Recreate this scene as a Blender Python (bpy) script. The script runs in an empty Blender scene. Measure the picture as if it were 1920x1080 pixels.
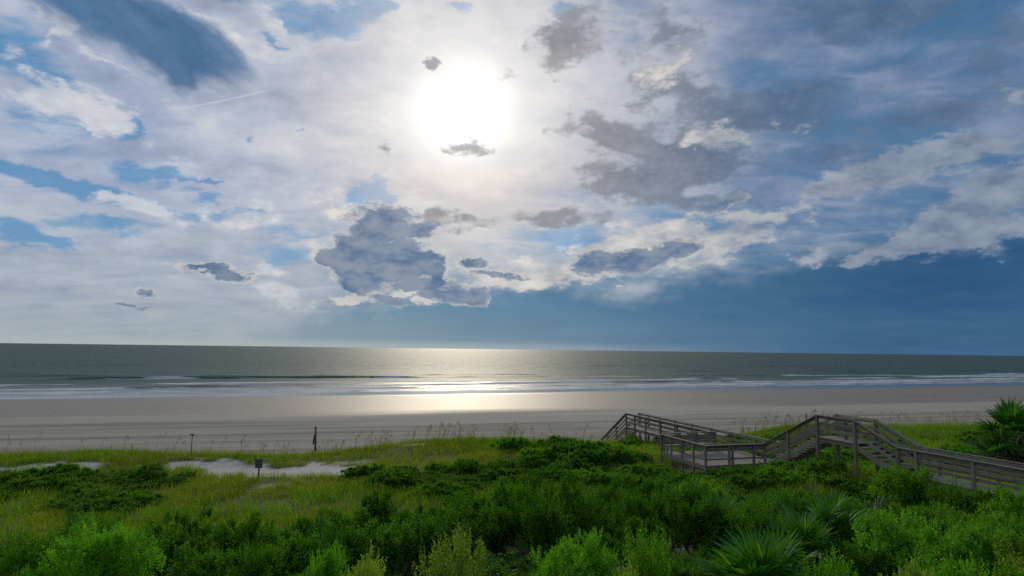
import bpy, bmesh, math, random
import numpy as np
from mathutils import Vector, Matrix

scene = bpy.context.scene
col = scene.collection
R = math.radians

# ------------------------------------------------------------------ camera
CAM_Z = 10.5
cam_d = bpy.data.cameras.new('camera')
cam_d.sensor_width = 36.0
cam_d.lens = 36.0 * 1173.0 / 1920.0
cam_d.clip_start = 0.1
cam_d.clip_end = 120000.0
cam = bpy.data.objects.new('camera', cam_d)
cam.matrix_world = (Matrix.Translation((0, 0, CAM_Z)) @ Matrix.Rotation(R(90 + 5.6), 4, 'X')
                    @ Matrix.Rotation(R(0.716), 4, 'Z'))
col.objects.link(cam)
scene.camera = cam

# ------------------------------------------------------------------ colour management
scene.view_settings.view_transform = 'Standard'
scene.view_settings.look = 'None'
scene.view_settings.exposure = 0.0
scene.view_settings.gamma = 1.0
scene.view_settings.use_curve_mapping = False
scene.render.engine = 'CYCLES'
scene.cycles.max_bounces = 6
scene.cycles.diffuse_bounces = 3
scene.cycles.glossy_bounces = 3
scene.cycles.transmission_bounces = 4
scene.cycles.transparent_max_bounces = 4
scene.cycles.sample_clamp_indirect = 6.0
scene.cycles.use_denoising = False
scene.cycles.use_adaptive_sampling = True
scene.cycles.adaptive_threshold = 0.012
scene.cycles.adaptive_min_samples = 12

# ------------------------------------------------------------------ sun
SUN_AZ, SUN_EL = -4.84, 21.1          # degrees: azimuth from +Y towards +X, elevation
sun_dir = Vector((math.sin(R(SUN_AZ)) * math.cos(R(SUN_EL)), math.cos(R(SUN_AZ)) * math.cos(R(SUN_EL)), math.sin(R(SUN_EL))))
sun_d = bpy.data.lights.new('sun', 'SUN')
sun_d.energy = 1.25
sun_d.angle = R(10.0)                  # seen through thin cloud
sun_d.color = (1.0, 0.88, 0.68)
sun = bpy.data.objects.new('sun', sun_d)
sun.rotation_euler = sun_dir.to_track_quat('Z', 'Y').to_euler()
col.objects.link(sun)


# ------------------------------------------------------------------ little node language
class NT:
    def __init__(self, tree):
        self.t = tree

    def new(self, kind, **kw):
        n = self.t.nodes.new(kind)
        for k, v in kw.items():
            setattr(n, k, v)
        return n

    def put(self, sock, v):
        if isinstance(v, S):
            self.t.links.new(v.s, sock)
        elif v is not None:
            if isinstance(v, (tuple, list)) and sock.type == 'RGBA' and len(v) == 3:
                v = (*v, 1.0)
            sock.default_value = v

    def math(self, op, *a, clamp=False):
        n = self.new('ShaderNodeMath', operation=op, use_clamp=clamp)
        for i, v in enumerate(a):
            self.put(n.inputs[i], v)
        return S(self, n.outputs[0])

    def vmath(self, op, *a, scale=None):
        n = self.new('ShaderNodeVectorMath', operation=op)
        for i, v in enumerate(a):
            self.put(n.inputs[i], v)
        if scale is not None:
            self.put(n.inputs['Scale'], scale)
        return S(self, n.outputs['Value' if op in ('DOT_PRODUCT', 'LENGTH', 'DISTANCE') else 'Vector'])

    def smooth(self, x, a, b, lo=0.0, hi=1.0):
        n = self.new('ShaderNodeMapRange', interpolation_type='SMOOTHSTEP')
        for i, v in enumerate((x, a, b, lo, hi)):
            self.put(n.inputs[i], v)
        return S(self, n.outputs[0])

    def mix(self, f, a, b, blend='MIX'):
        n = self.new('ShaderNodeMix', data_type='RGBA', blend_type=blend)
        self.put(n.inputs[0], f)
        self.put(n.inputs[6], a)
        self.put(n.inputs[7], b)
        return S(self, n.outputs[2])

    def noise(self, vec, scale, detail=5.0, rough=0.55, dist=0.0, lac=2.0, colour=False, dims='3D'):
        n = self.new('ShaderNodeTexNoise', noise_dimensions=dims)
        self.put(n.inputs['Vector'], vec)
        n.inputs['Scale'].default_value = scale
        n.inputs['Detail'].default_value = detail
        n.inputs['Roughness'].default_value = rough
        n.inputs['Lacunarity'].default_value = lac
        n.inputs['Distortion'].default_value = dist
        return S(self, n.outputs['Color' if colour else 'Fac'])

    def mapping(self, vec, loc=(0, 0, 0), rot=(0, 0, 0), scale=(1, 1, 1), kind='POINT'):
        n = self.new('ShaderNodeMapping', vector_type=kind)
        self.put(n.inputs[0], vec)
        n.inputs[1].default_value = loc
        n.inputs[2].default_value = rot
        n.inputs[3].default_value = scale
        return S(self, n.outputs[0])

    def combine(self, x, y, z=0.0):
        n = self.new('ShaderNodeCombineXYZ')
        for i, v in enumerate((x, y, z)):
            self.put(n.inputs[i], v)
        return S(self, n.outputs[0])

    def separate(self, v):
        n = self.new('ShaderNodeSeparateXYZ')
        self.put(n.inputs[0], v)
        return [S(self, o) for o in n.outputs]

    def ramp(self, f, stops):
        n = self.new('ShaderNodeValToRGB')
        self.put(n.inputs[0], f)
        cr = n.color_ramp
        while len(cr.elements) < len(stops):
            cr.elements.new(0.5)
        for e, (p, c) in zip(cr.elements, stops):
            e.position = p
            e.color = (*c, 1.0)
        return S(self, n.outputs[0])


class S:
    def __init__(self, nt, s):
        self.nt, self.s = nt, s

    def __add__(self, o): return self.nt.math('ADD', self, o)
    def __radd__(self, o): return self.nt.math('ADD', o, self)
    def __sub__(self, o): return self.nt.math('SUBTRACT', self, o)
    def __rsub__(self, o): return self.nt.math('SUBTRACT', o, self)
    def __mul__(self, o): return self.nt.math('MULTIPLY', self, o)
    def __rmul__(self, o): return self.nt.math('MULTIPLY', o, self)
    def __truediv__(self, o): return self.nt.math('DIVIDE', self, o)


def srgb(r, g, b):
    """8-bit display colour to linear"""
    f = lambda v: v / 12.92 if v <= 0.04045 else ((v + 0.055) / 1.055) ** 2.4
    return tuple(f(v / 255.0) for v in (r, g, b))


# ------------------------------------------------------------------ sky
SKY = {   # cloud masses: azimuth, elevation, half width, half height, tilt (degrees), weight
    'gap': [
        (-32.43, 16.59, 1.24, 1.03, 10.63, 1.1), (-39.74, 20.45, 3.84, 2.2, -7.62, 0.8), (-36.56, 11.76, 6.12, 0.86, -6.53, 1.3), (-31.71, 11.14, 3.23, 0.54, -7.45, 0.9),
        (-37.85, 7.6, 2.94, 0.93, -5.81, 1.1), (-33.36, 9.29, 4.15, 0.98, -2.61, 1), (-29.63, 13.64, 1.9, 0.91, 8.2, 1), (-26.5, 13.51, 2.23, 0.38, 12.49, 0.9),
        (-26.74, 10.8, 2.38, 0.56, 2.8, 0.9), (-23.49, 11.08, 1.25, 0.36, 2.26, 0.9), (-16.97, 27.78, 5.19, 1.79, 7.72, 1), (-12.94, 28.99, 1.57, 0.48, 6.15, 1),
        (5.04, 29.55, 1.73, 0.81, -1.59, 1.1), (-5.46, 29.99, 1.12, 0.56, 2.94, 1), (-20.13, 8, 3.48, 1.19, 3.63, 0.9), (-12.82, 13.27, 2.18, 1.12, 3.61, 1.3),
        (-12.01, 14.58, 0.67, 0.84, 3.67, 1.2), (-11.15, 13.08, 1.05, 0.75, 3.19, 1.2), (16.1, 11.43, 3.19, 1.87, 7.7, 1), (6.35, 9.76, 8.25, 1.64, -4.28, 0.85),
        (-23.73, 17.25, 0.85, 0.38, 7.82, 0.8), (-19.52, 18.53, 0.99, 0.26, 6.79, 0.6), (-38.44, 15.63, 3.09, 2.26, 0.49, 0.55), (-32.4, 13.43, 1.78, 0.82, -2.42, 0.8),
        (13.57, 12.94, 2.82, 0.93, -2.3, 0.7), (-18.67, 9.71, 3.11, 0.55, 3.94, 0.7), (-22.3, 25.02, 0.91, 0.6, -19.35, 0.7), (-21.19, 24.88, 0.81, 0.4, 9.06, 0.6),
        (-26.02, 12.18, 2.4, 0.61, -4.3, 0.7), (-37.69, 18.44, 1.96, 0.91, 13.83, 0.8),
    ],
    'white': [
        (-38.67, 18.74, 2.28, 0.97, -27.84, 0.8), (-37.29, 17.4, 4.76, 0.91, -3.35, 0.9), (-34.29, 17.88, 2.7, 1.2, -16.56, 0.9), (-31.26, 15.66, 3.26, 0.99, -12.65, 0.7),
        (-32.43, 11.17, 2.12, 0.58, -3.85, 0.9), (-37.81, 22.09, 3.25, 0.45, 39.92, 0.7), (-37.08, 23.2, 1.9, 0.74, -5.99, 0.5), (-34.91, 21.57, 4.92, 0.71, -29.19, 0.7),
        (-29.35, 21.28, 3.38, 1.06, -9.4, 0.6), (-26.78, 24.98, 4.14, 1.27, -29.46, 0.6), (-22.59, 26.18, 2.31, 1.35, -51.88, 0.6), (-24.32, 11.05, 4.96, 1.32, 5.58, 0.4),
        (-30.94, 10.53, 2.21, 0.58, 6.95, 0.8), (-33.84, 11.18, 0.48, 0.64, 8.1, 0.8), (-14.87, 5.23, 2.29, 0.76, 2.12, 0.8), (-21.08, 5.2, 2.15, 1.27, -18.47, 1),
        (-16.32, 7.52, 2.27, 1.64, 2.91, 0.9),
    ],
    'streak': [
        (-32.96, 24.14, 6.84, 3.35, -17.97, 1.35), (-29.26, 22.89, 5.47, 2.76, -30.75, 1.25), (-26.92, 23.97, 4.15, 1.28, -30.16, 0.9), (-36.2, 24.9, 3.9, 2.21, -5.01, 0.7),
        (-25.26, 27.39, 2.57, 0.6, 11.52, 0.8), (-29.48, 20.26, 2.22, 1.34, -43.86, 0.7),
    ],
    'grey': [
        (4.55, 26.78, 2.72, 1.74, 15.8, 0.95), (3.28, 25.95, 2.03, 0.86, -0.69, 0.6), (9.29, 18.9, 4.17, 2.27, -11.46, 1.05), (10.73, 15.38, 5.31, 1.86, -6.87, 1.05),
        (15.03, 17.24, 6.11, 2.02, -11.27, 1.1), (18.25, 16.56, 2.72, 1.79, -4.43, 0.8), (21.89, 20.06, 5.66, 1.7, -3.69, 1.15), (16.05, 22.47, 4.22, 2.36, -5.12, 0.6),
        (19.51, 12.86, 3.96, 1, 4.58, 0.9), (13.59, 14.57, 2.83, 1.2, -2.66, 0.7), (26.98, 15.91, 3.16, 1.02, 3.77, 0.7), (28.78, 26.3, 5.54, 1.51, -5.91, 1),
        (33.34, 26.01, 4.35, 1.08, -7.91, 0.7), (34.36, 18.04, 4.13, 1.01, -1.63, 0.85), (39.08, 20.2, 2.21, 2.46, -13.93, 0.6), (-4.54, 11.83, 2.96, 0.87, 1.61, 0.6),
        (3.88, 12.19, 4.44, 0.87, -3.02, 0.6), (-4.27, 18.23, 1.99, 0.74, -2.71, 0.8), (-7.59, 24.72, 0.6, 0.52, 3.51, 0.7), (-0.26, 24.65, 3.04, 1.31, 0.71, 0.45),
        (13.74, 26.9, 3.87, 2.47, -5, 0.5), (6.82, 28.59, 3.03, 1.64, -2.29, 0.35), (-11.94, 17.96, 0.67, 0.64, 4.23, 0.7),
    ],
    'cumulus': [
        (-12.17, 10.81, 2.94, 1.7, 7.97, 1.05), (-14.3, 8.57, 2.04, 1.6, 2.88, 1), (-13.08, 7.2, 3.27, 2.09, 2.38, 1.1), (-14.06, 5.73, 2.04, 1.13, 22.61, 0.9),
        (-8.35, 7.85, 2.6, 1.93, -8.16, 1.05), (-6.95, 6.2, 1.16, 1.74, 1.47, 1), (-10.28, 8.27, 2.86, 1.63, 2.19, 1), (-8.18, 10.56, 1.46, 0.67, 2.19, 0.9),
        (-3.76, 7.64, 1.57, 0.58, 1.21, 1.05), (-1.49, 6.7, 2.95, 0.34, 0.88, 0.7), (-25.89, 6.23, 3.39, 0.48, -5.05, 1.05), (-23.65, 6.1, 1.49, 0.54, 3.42, 0.8),
        (-16.69, 7.5, 1, 0.84, -28.02, 0.9), (-5.62, 5.26, 1.65, 1.07, -18.77, 0.85), (-3.66, 4.76, 1.27, 0.78, 1.02, 0.75), (7.08, 7.73, 2.67, 0.97, 4.76, 1),
        (11.64, 8.12, 3.54, 1.05, 9.18, 1.05), (14.46, 8.91, 3.23, 0.66, 8.67, 0.9), (-29.99, 3.99, 0.96, 0.34, 3.12, 0.75), (-31.9, 2.76, 1.48, 0.25, 2.55, 0.7),
        (18.84, 12.67, 2.66, 0.64, 8.89, 0.7), (-11.58, 4.39, 1.88, 0.43, 1.62, 0.6),
    ],
    'cream': [
        (6.84, 7.58, 7.72, 1.74, 5.8, 1), (14, 9.63, 7.4, 1.61, 10.57, 1.1), (11.66, 10.4, 5.2, 1.43, 6.65, 0.9), (2.44, 6.6, 6.35, 0.98, -1.55, 0.9),
        (17.65, 8.81, 5.36, 1.21, 10.44, 0.9), (20.79, 11.19, 2.59, 1.64, 28.17, 0.7), (29.83, 13.88, 4.48, 1.09, 8.8, 1.25), (27.49, 13.3, 2.35, 0.86, 2.84, 0.9),
        (35.24, 14.95, 4, 1.34, 4.89, 1.15), (37.24, 15.38, 2.55, 0.77, -0.68, 0.8), (39.59, 18.26, 1.55, 1.07, -12.99, 0.6), (38.65, 12.29, 3.66, 1.14, 13.86, 1),
        (36.02, 10.5, 4.91, 1.57, 15.26, 0.8), (32.16, 8.03, 4.28, 0.99, 14.51, 1.15), (28.44, 7.33, 1.54, 0.6, 19.3, 1), (34.29, 9.08, 3.05, 1.45, 6.71, 0.8),
        (24.17, 10.75, 3.29, 1.33, 6.82, 0.5), (26.12, 7.98, 1.99, 1.14, -3.06, 0.6), (38.46, 8.68, 3.05, 1.53, 6.72, 0.5), (-2.94, 5.56, 3.91, 0.88, 1, 0.5),
        (-12.54, 4.93, 4.2, 0.67, 14.05, 1.1), (-9.74, 6.12, 2.86, 0.96, 1.76, 0.8), (-7.77, 4.24, 1.68, 0.48, 1.3, 1), (-14.83, 4.29, 2.75, 0.57, 12.18, 0.9),
        (-17.25, 7.94, 1.35, 0.93, 3.17, 0.8), (-15.59, 12.24, 1.85, 1.39, 4.03, 0.6), (20.09, 18.61, 4.43, 0.87, -1.66, 0.8), (17.82, 18.29, 3.2, 0.62, -4.76, 0.7),
        (14.19, 24.77, 2.88, 1.69, -4.85, 0.6),
    ],
}
TRAIL = (-25.44, 20.09, 4.68, 0.09, 20.93)

def build_world():
    world = bpy.data.worlds.new('World')
    scene.world = world
    world.use_nodes = True
    tree = world.node_tree
    tree.nodes.clear()
    k = NT(tree)
    out = k.new('ShaderNodeOutputWorld')
    bg = k.new('ShaderNodeBackground')
    STRENGTH = 0.1
    bg.inputs['Strength'].default_value = STRENGTH
    tree.links.new(bg.outputs[0], out.inputs[0])

    def C(r, g, b):                                   # a radiance given as the colour it shows
        return tuple(v / STRENGTH for v in srgb(r, g, b))

    gen = S(k, k.new('ShaderNodeTexCoord').outputs['Generated'])
    d = k.vmath('NORMALIZE', gen)
    x, y, z = k.separate(d)
    az = k.math('ARCTAN2', x, y) * 57.29578
    el = k.math('ARCSINE', z) * 57.29578
    ae = k.combine(az, el, 0.0)

    # noises in world directions
    zz = k.math('MAXIMUM', z, 0.0) + 0.16
    plane = k.combine(x / zz, y / zz, 0.0)            # a flat cloud deck seen in perspective
    dcum = k.vmath('MULTIPLY', d, (1.0, 1.0, 1.9))
    wn = k.noise(dcum, 5.0, 6.0, 0.58, colour=True)
    warp = k.vmath('MULTIPLY', k.vmath('SUBTRACT', wn, (0.5, 0.5, 0.5)), (15.0, 8.0, 0.0))
    p = k.vmath('ADD', ae, warp)
    wn2 = k.noise(dcum, 13.0, 6.0, 0.68, colour=True)
    warp2 = k.vmath('MULTIPLY', k.vmath('SUBTRACT', wn2, (0.5, 0.5, 0.5)), (5.2, 3.4, 0.0))
    p2 = k.vmath('ADD', ae, warp2)                    # gentler warp that keeps places
    n_fine = k.noise(dcum, 22.0, 6.0, 0.62)
    n_mid = k.noise(dcum, 8.0, 7.0, 0.58, dist=0.3)
    ragged = (n_mid - 0.5) * 2.0 + (n_fine - 0.5) * 2.5
    n_deck = k.noise(k.mapping(plane, rot=(0, 0, R(25)), scale=(1.0, 1.6, 1.0)), 2.6, 8.0, 0.6, dist=0.5)
    n_deck2 = k.noise(plane, 1.1, 5.0, 0.55)

    turned = {}

    def turn(pv, rot):                                # the same plane of directions, turned
        key = (id(pv), rot)
        if key not in turned:
            turned[key] = pv if rot == 0 else k.mapping(pv, rot=(0, 0, R(-rot)))
        return turned[key]

    def field(name, pv, wide=1.4, union=False):       # soft ellipses, added or joined
        acc = None
        for (a, e, ra, re, rot, w) in SKY[name]:
            rot = round(rot / 10.0) * 10
            cr, sr = math.cos(R(rot)), math.sin(R(rot))
            su, sv = 1 / (ra * wide), 1 / (re * wide)
            n = k.new('ShaderNodeVectorMath', operation='MULTIPLY_ADD')
            k.put(n.inputs[0], turn(pv, rot))
            n.inputs[1].default_value = (su, sv, 0.0)
            n.inputs[2].default_value = (-(a * cr + e * sr) * su, -(-a * sr + e * cr) * sv, 0.0)
            ln = k.vmath('LENGTH', S(k, n.outputs[0]))
            t = k.math('MAXIMUM', 1.0 - ln, 0.0)
            if union:
                t = t * w
                acc = t if acc is None else k.math('MAXIMUM', acc, t)
                continue
            m = k.new('ShaderNodeMath', operation='MULTIPLY_ADD')
            k.put(m.inputs[0], t)
            m.inputs[1].default_value = w
            k.put(m.inputs[2], 0.0 if acc is None else acc)
            acc = S(k, m.outputs[0])
        return acc

    # --- clear air behind everything
    nis = k.new('ShaderNodeTexSky', sky_type='NISHITA')
    nis.sun_disc = False
    nis.sun_elevation = R(SUN_EL)
    nis.sun_rotation = R(SUN_AZ)
    nis.air_density = 1.0
    nis.dust_density = 0.6
    nis.ozone_density = 3.0
    sky = S(k, nis.outputs[0])
    right = k.smooth(az + (n_deck2 - 0.5) * 18.0, 2.0, 27.0)      # the storm side
    clear = k.mix(right, C(88, 138, 182), C(66, 107, 146))
    clear = k.mix(0.12, clear, sky)

    # --- sun geometry
    cosd = k.vmath('DOT_PRODUCT', d, tuple(sun_dir))
    ang = k.math('ARCCOSINE', k.math('MINIMUM', cosd, 1.0)) * 57.29578
    near = k.math('EXPONENT', ang * -0.085)           # 1 at the sun, 0.18 at 20 degrees
    # --- high thin veil
    veil_col = k.mix(k.smooth(ang, 3.0, 28.0), C(206, 206, 210), C(172, 184, 206))
    veil_col = k.mix(right * 0.85, veil_col, C(116, 134, 166))
    veil_col = k.mix(k.smooth(el, 15.0, 2.0) * 0.75, veil_col, C(168, 178, 186))
    veil_col = k.mix(1.0, veil_col, k.ramp(n_deck, [(0.28, (0.72, 0.76, 0.84)), (0.55, (0.98, 0.98, 0.98)), (0.75, (1.14, 1.10, 1.06))]), 'MULTIPLY')
    veil_col = k.mix(k.smooth(el, 8.0, 16.0) * 0.8, veil_col, k.mix(1.0, veil_col, k.ramp(n_mid, [(0.34, (0.74, 0.76, 0.82)), (0.5, (1.0, 1.0, 1.0)), (0.66, (1.12, 1.10, 1.07))]), 'MULTIPLY'))
    cover = 0.92 - right * 0.58
    gaps = field('gap', p2, 1.25)
    vm = k.smooth(cover - 0.04 + (n_deck - 0.5) * 2.1 - gaps * 1.3 - ragged * 0.35 * k.smooth(gaps, 0.0, 0.15), 0.05, 0.70)
    c = k.mix(vm, clear, veil_col)

    # --- white wisps and lit heaps on the left
    wf = field('white', p2)
    wm = k.smooth(wf + ragged * k.smooth(wf, 0.0, 0.15), 0.20, 0.85)
    c = k.mix(wm * 0.7, c, k.mix(n_fine, C(196, 202, 214), C(226, 222, 218)))

    # --- glow round the sun, in the thin cloud
    warm = k.mix(k.smooth(el, 21.0, 10.0), C(230, 228, 226), C(224, 208, 194))
    c = k.mix(k.smooth(ang + (n_mid - 0.5) * 7.0, 15.0, 4.0) * 0.6, c, warm)

    # --- cream heaps
    cf = field('cream', p2)
    cm = k.smooth(cf + ragged * 1.15 * k.smooth(cf, 0.0, 0.15), 0.25, 0.85)
    cream = k.mix(k.smooth(az, 8.0, 34.0), C(206, 204, 201), C(134, 147, 166))
    cream = k.mix(1.0, cream, k.ramp(n_fine, [(0.32, (0.60, 0.66, 0.74)), (0.5, (0.90, 0.92, 0.95)), (0.66, (1.10, 1.08, 1.05))]), 'MULTIPLY')

    # --- grey cloud
    gf = field('grey', p2, 1.6, True)
    gm = k.smooth(gf + ragged * k.smooth(gf, 0.0, 0.15), 0.06, 0.74)
    grey = k.mix(k.smooth(ang, 8.0, 30.0), C(130, 133, 142), C(82, 106, 136))
    grey = k.mix(1.0, grey, k.ramp(n_fine, [(0.3, (0.86, 0.88, 0.90)), (0.68, (1.34, 1.28, 1.22))]), 'MULTIPLY')
    c = k.mix(k.smooth(gf + (n_mid - 0.5) * 1.6, 0.0, 0.35) * k.smooth(az, 26.0, 14.0) * 0.35, c, C(206, 206, 208))
    c = k.mix(gm * 0.92, c, grey)

    # --- storm bank over the sea
    line = k.smooth(az, -30.0, -4.0, -1.0, 5.4) + k.smooth(az, 2.0, 40.0, 0.0, 3.4)
    bank = k.smooth(el - line + (n_mid - 0.5) * 6.0 + (n_fine - 0.5) * 2.5, 2.2, -1.6)
    bank_col = k.mix(k.smooth(az, -12.0, 36.0), C(84, 130, 160), C(44, 88, 128))
    bank_col = k.mix(k.smooth(el, 5.0, 0.2) * 0.45, bank_col, k.mix(k.smooth(az, -5.0, 36.0), C(120, 146, 160), C(66, 102, 136)))
    bank_col = k.mix(1.0, bank_col, k.ramp(n_deck2, [(0.3, (0.84, 0.90, 0.95)), (0.7, (1.22, 1.14, 1.08))]), 'MULTIPLY')
    c = k.mix(bank * 0.95, c, bank_col)
    c = k.mix(cm * 0.92, c, cream)

    # --- heaped blue-grey cloud with lit rims
    uf = field('cumulus', p2, 1.35, True)
    un = uf + ragged * 0.85 * k.smooth(uf, 0.0, 0.12)
    c = k.mix(k.smooth(un, 0.04, 0.26) * k.smooth(n_deck2, 0.40, 0.60) * 0.75, c, C(214, 209, 200))
    udark = k.mix(k.smooth(n_fine + (n_mid - 0.5) * 0.8, 0.34, 0.70), C(68, 104, 142), C(128, 142, 162))
    c = k.mix(k.smooth(un, 0.13, 0.58) * 0.96, c, udark)

    # --- wind-drawn dark streak, high up
    ps = k.mapping(ae, rot=(0, 0, R(40)))
    n_str = k.noise(k.vmath('MULTIPLY', k.vmath('ADD', ps, warp2), (0.045, 0.30, 1.0)), 1.0, 4.0, 0.55)
    pw = k.vmath('ADD', ae, k.vmath('MULTIPLY', k.vmath('SUBTRACT', wn, (0.5, 0.5, 0.5)), (5.0, 5.0, 0.0)))
    sf = field('streak', pw, 1.2)
    sm = k.smooth(sf + (n_str - 0.5) * 2.8 * k.smooth(sf, 0.0, 0.3) + ragged * 0.22, 0.05, 1.15)
    c = k.mix(sm * 0.92, c, k.mix(k.smooth(n_str, 0.35, 0.7), C(48, 96, 138), C(88, 122, 160)))

    # --- old vapour trail
    tv = k.mapping(ae, loc=TRAIL[:2] + (0,), rot=(0, 0, R(TRAIL[4])), scale=(TRAIL[2], TRAIL[3], 1), kind='TEXTURE')
    g = k.new('ShaderNodeTexGradient', gradient_type='SPHERICAL')
    k.put(g.inputs[0], tv)
    c = k.mix(k.math('MINIMUM', S(k, g.outputs['Fac']) * 0.7, 0.3), c, C(222, 224, 232))

    # --- horizon haze
    haze_col = k.mix(k.smooth(az, -34.0, 30.0), C(158, 172, 176), C(66, 104, 138))
    c = k.mix(k.smooth(el, 5.0, 0.0) * k.smooth(az, 30.0, -20.0) * 0.7, c, haze_col)
    c = k.mix(k.smooth(el, 0.9, 0.1) * k.smooth(az, 24.0, -8.0) * 0.6, c, C(176, 184, 184))

    c = k.mix(k.smooth(el, 2.0, 9.0), c, k.mix(1.0, c, k.ramp(n_fine, [(0.3, (0.88, 0.90, 0.93)), (0.5, (1.0, 1.0, 1.0)), (0.7, (1.12, 1.10, 1.07))]), 'MULTIPLY'))

    # --- the sun's disc, burnt out through the cloud
    core = k.math('EXPONENT', k.math('MULTIPLY', k.math('POWER', k.math('MAXIMUM', ang + ragged * 1.6, 0.0) / 2.5, 1.35), -1.0))
    thin = 1.0 - gm * 0.55
    c = k.mix(1.0, c, k.mix(core * thin, (0, 0, 0), C(282, 276, 266)), 'ADD')
    halo = k.math('EXPONENT', ang * -0.17)
    c = k.mix(1.0, c, k.mix(halo * thin, (0, 0, 0), tuple(v * 0.30 for v in C(255, 244, 228))), 'ADD')
    k.put(bg.inputs['Color'], c)
    world.cycles.sampling_method = 'NONE'             # smooth sky: the sun lamp carries the sun


build_world()

# ------------------------------------------------------------------ helpers
rng = np.random.default_rng(7)
random.seed(7)


def tag(o, label=None, cat=None, group=None, kind=None):
    if label: o['label'] = label
    if cat: o['category'] = cat
    if group: o['group'] = group
    if kind: o['kind'] = kind
    return o


def mesh_from(name, verts, faces, smooth=False):
    """verts (n,3); faces either (m,k) array or list of such arrays"""
    me = bpy.data.meshes.new(name)
    verts = np.asarray(verts, dtype=np.float32)
    if isinstance(faces, np.ndarray):
        faces = [faces]
    loops = np.concatenate([f.ravel() for f in faces]).astype(np.int32)
    tot = np.concatenate([np.full(len(f), f.shape[1], np.int32) for f in faces])
    start = np.concatenate([[0], np.cumsum(tot)[:-1]]).astype(np.int32)
    me.vertices.add(len(verts)); me.vertices.foreach_set('co', verts.ravel())
    me.loops.add(len(loops)); me.loops.foreach_set('vertex_index', loops)
    me.polygons.add(len(tot)); me.polygons.foreach_set('loop_start', start)
    me.polygons.foreach_set('loop_total', tot)
    if smooth:
        me.polygons.foreach_set('use_smooth', np.ones(len(tot), bool))
    me.update(calc_edges=True)
    return me


def link(name, me, mat=None, parent=None, loc=None):
    o = bpy.data.objects.new(name, me)
    if mat is not None and me is not None and not me.materials:
        me.materials.append(mat)
    if parent is not None: o.parent = parent
    if loc is not None: o.location = loc
    col.objects.link(o)
    return o


def empty(name, loc=(0, 0, 0), rz=0.0):
    o = bpy.data.objects.new(name, None)
    o.empty_display_size = 0.3
    o.location = loc
    o.rotation_euler = (0, 0, rz)
    col.objects.link(o)
    return o


def copy_tree(o, parent=None):
    c = o.copy()
    col.objects.link(c)
    c.parent = parent
    for ch in list(o.children):
        copy_tree(ch, c)
    return c


def material(name):
    m = bpy.data.materials.new(name)
    m.use_nodes = True
    t = m.node_tree
    b = t.nodes['Principled BSDF']
    return m, NT(t), b, t.nodes['Material Output']


def vnoise(x, y, seed=0, octaves=4, freq=1.0, gain=0.5):
    """value noise for heights and masks"""
    x = np.asarray(x, float); y = np.asarray(y, float)
    out = np.zeros(np.broadcast(x, y).shape); amp = 1.0; norm = 0.0
    for o in range(octaves):
        X = x * freq + 17.3 * o + seed * 3.7; Y = y * freq - 9.1 * o + seed * 5.3
        xi = np.floor(X).astype(np.int64); yi = np.floor(Y).astype(np.int64)
        fx = X - xi; fy = Y - yi
        fx = fx * fx * (3 - 2 * fx); fy = fy * fy * (3 - 2 * fy)
        def h(a, b):
            n = (a * 374761393 + b * 668265263 + (seed + o) * 1442695041) & 0x7fffffff
            n = ((n ^ (n >> 13)) * 1274126177) & 0x7fffffff
            return ((n ^ (n >> 16)) & 0xffff) / 65535.0
        v = (h(xi, yi) * (1 - fx) + h(xi + 1, yi) * fx) * (1 - fy) + (h(xi, yi + 1) * (1 - fx) + h(xi + 1, yi + 1) * fx) * fy
        out += amp * v; norm += amp
        amp *= gain; freq *= 2.0
    return out / norm                                    # 0..1


def sstep(x, a, b):
    t = np.clip((np.asarray(x, float) - a) / (b - a), 0, 1)
    return t * t * (3 - 2 * t)


# ------------------------------------------------------------------ lie of the land (metres, sea level 0)
TOE_A, SHORE_A, SHORE_V = R(10.0), R(23.0), 152.0


def toe_v(x, y):           # metres seaward of the dune foot
    w = 2.6 * (vnoise(x, 0 * y, 11, 3, 0.09) - 0.5)
    return -x * math.sin(TOE_A) + y * math.cos(TOE_A) - (52.5 + w + 3.0 * sstep(x, 12, 30))


def shore_v(x, y):         # metres seaward of the water's edge
    return -x * math.sin(SHORE_A) + y * math.cos(SHORE_A) - SHORE_V


def ground_z(x, y):
    x = np.asarray(x, float); y = np.asarray(y, float)
    t = toe_v(x, y); s = -shore_v(x, y)
    f = np.clip(t / np.maximum(t + s, 1e-3), 0, 1)
    f = np.where(s < 0, 1.0, f)
    beach = 1.35 * (1 - f) ** 0.8 - np.where(s < 0, np.minimum(-s * 0.02, 3.0), 0)
    h = 3.15 - 0.25 * sstep(x, -4, -14)
    h = h + 0.95 * sstep(y, 30, 15)
    def mound(cx, cy, rx, ry, a):
        return a * np.exp(-((x - cx) / rx) ** 2 - ((y - cy) / ry) ** 2)
    h = h + mound(16.5, 30.5, 6.5, 4.5, 1.45) + mound(3.0, 41.0, 6, 4, 0.75) + mound(12, 44, 5, 3.5, 0.25)
    h = h + mound(24, 55, 7, 4.0, 0.75) + mound(41, 55, 14, 6, 1.0) + mound(25, 40, 9, 8, 0.5)
    h = h - mound(-15.5, 40.5, 7.0, 3.2, 0.35) + mound(-4, 47, 7, 3, 0.45) + mound(-28, 42, 9, 3, 0.25)
    h = h + 0.5 * (vnoise(x, y, 3, 4, 0.16) - 0.5)
    k = sstep(-t, -0.3, 6.0)
    d = beach + (h - 1.35) * k
    return np.where(t > 0.3, beach + 0.03 * (vnoise(x, y, 5, 3, 0.3) - 0.5) * (s > 8), d)


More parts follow.
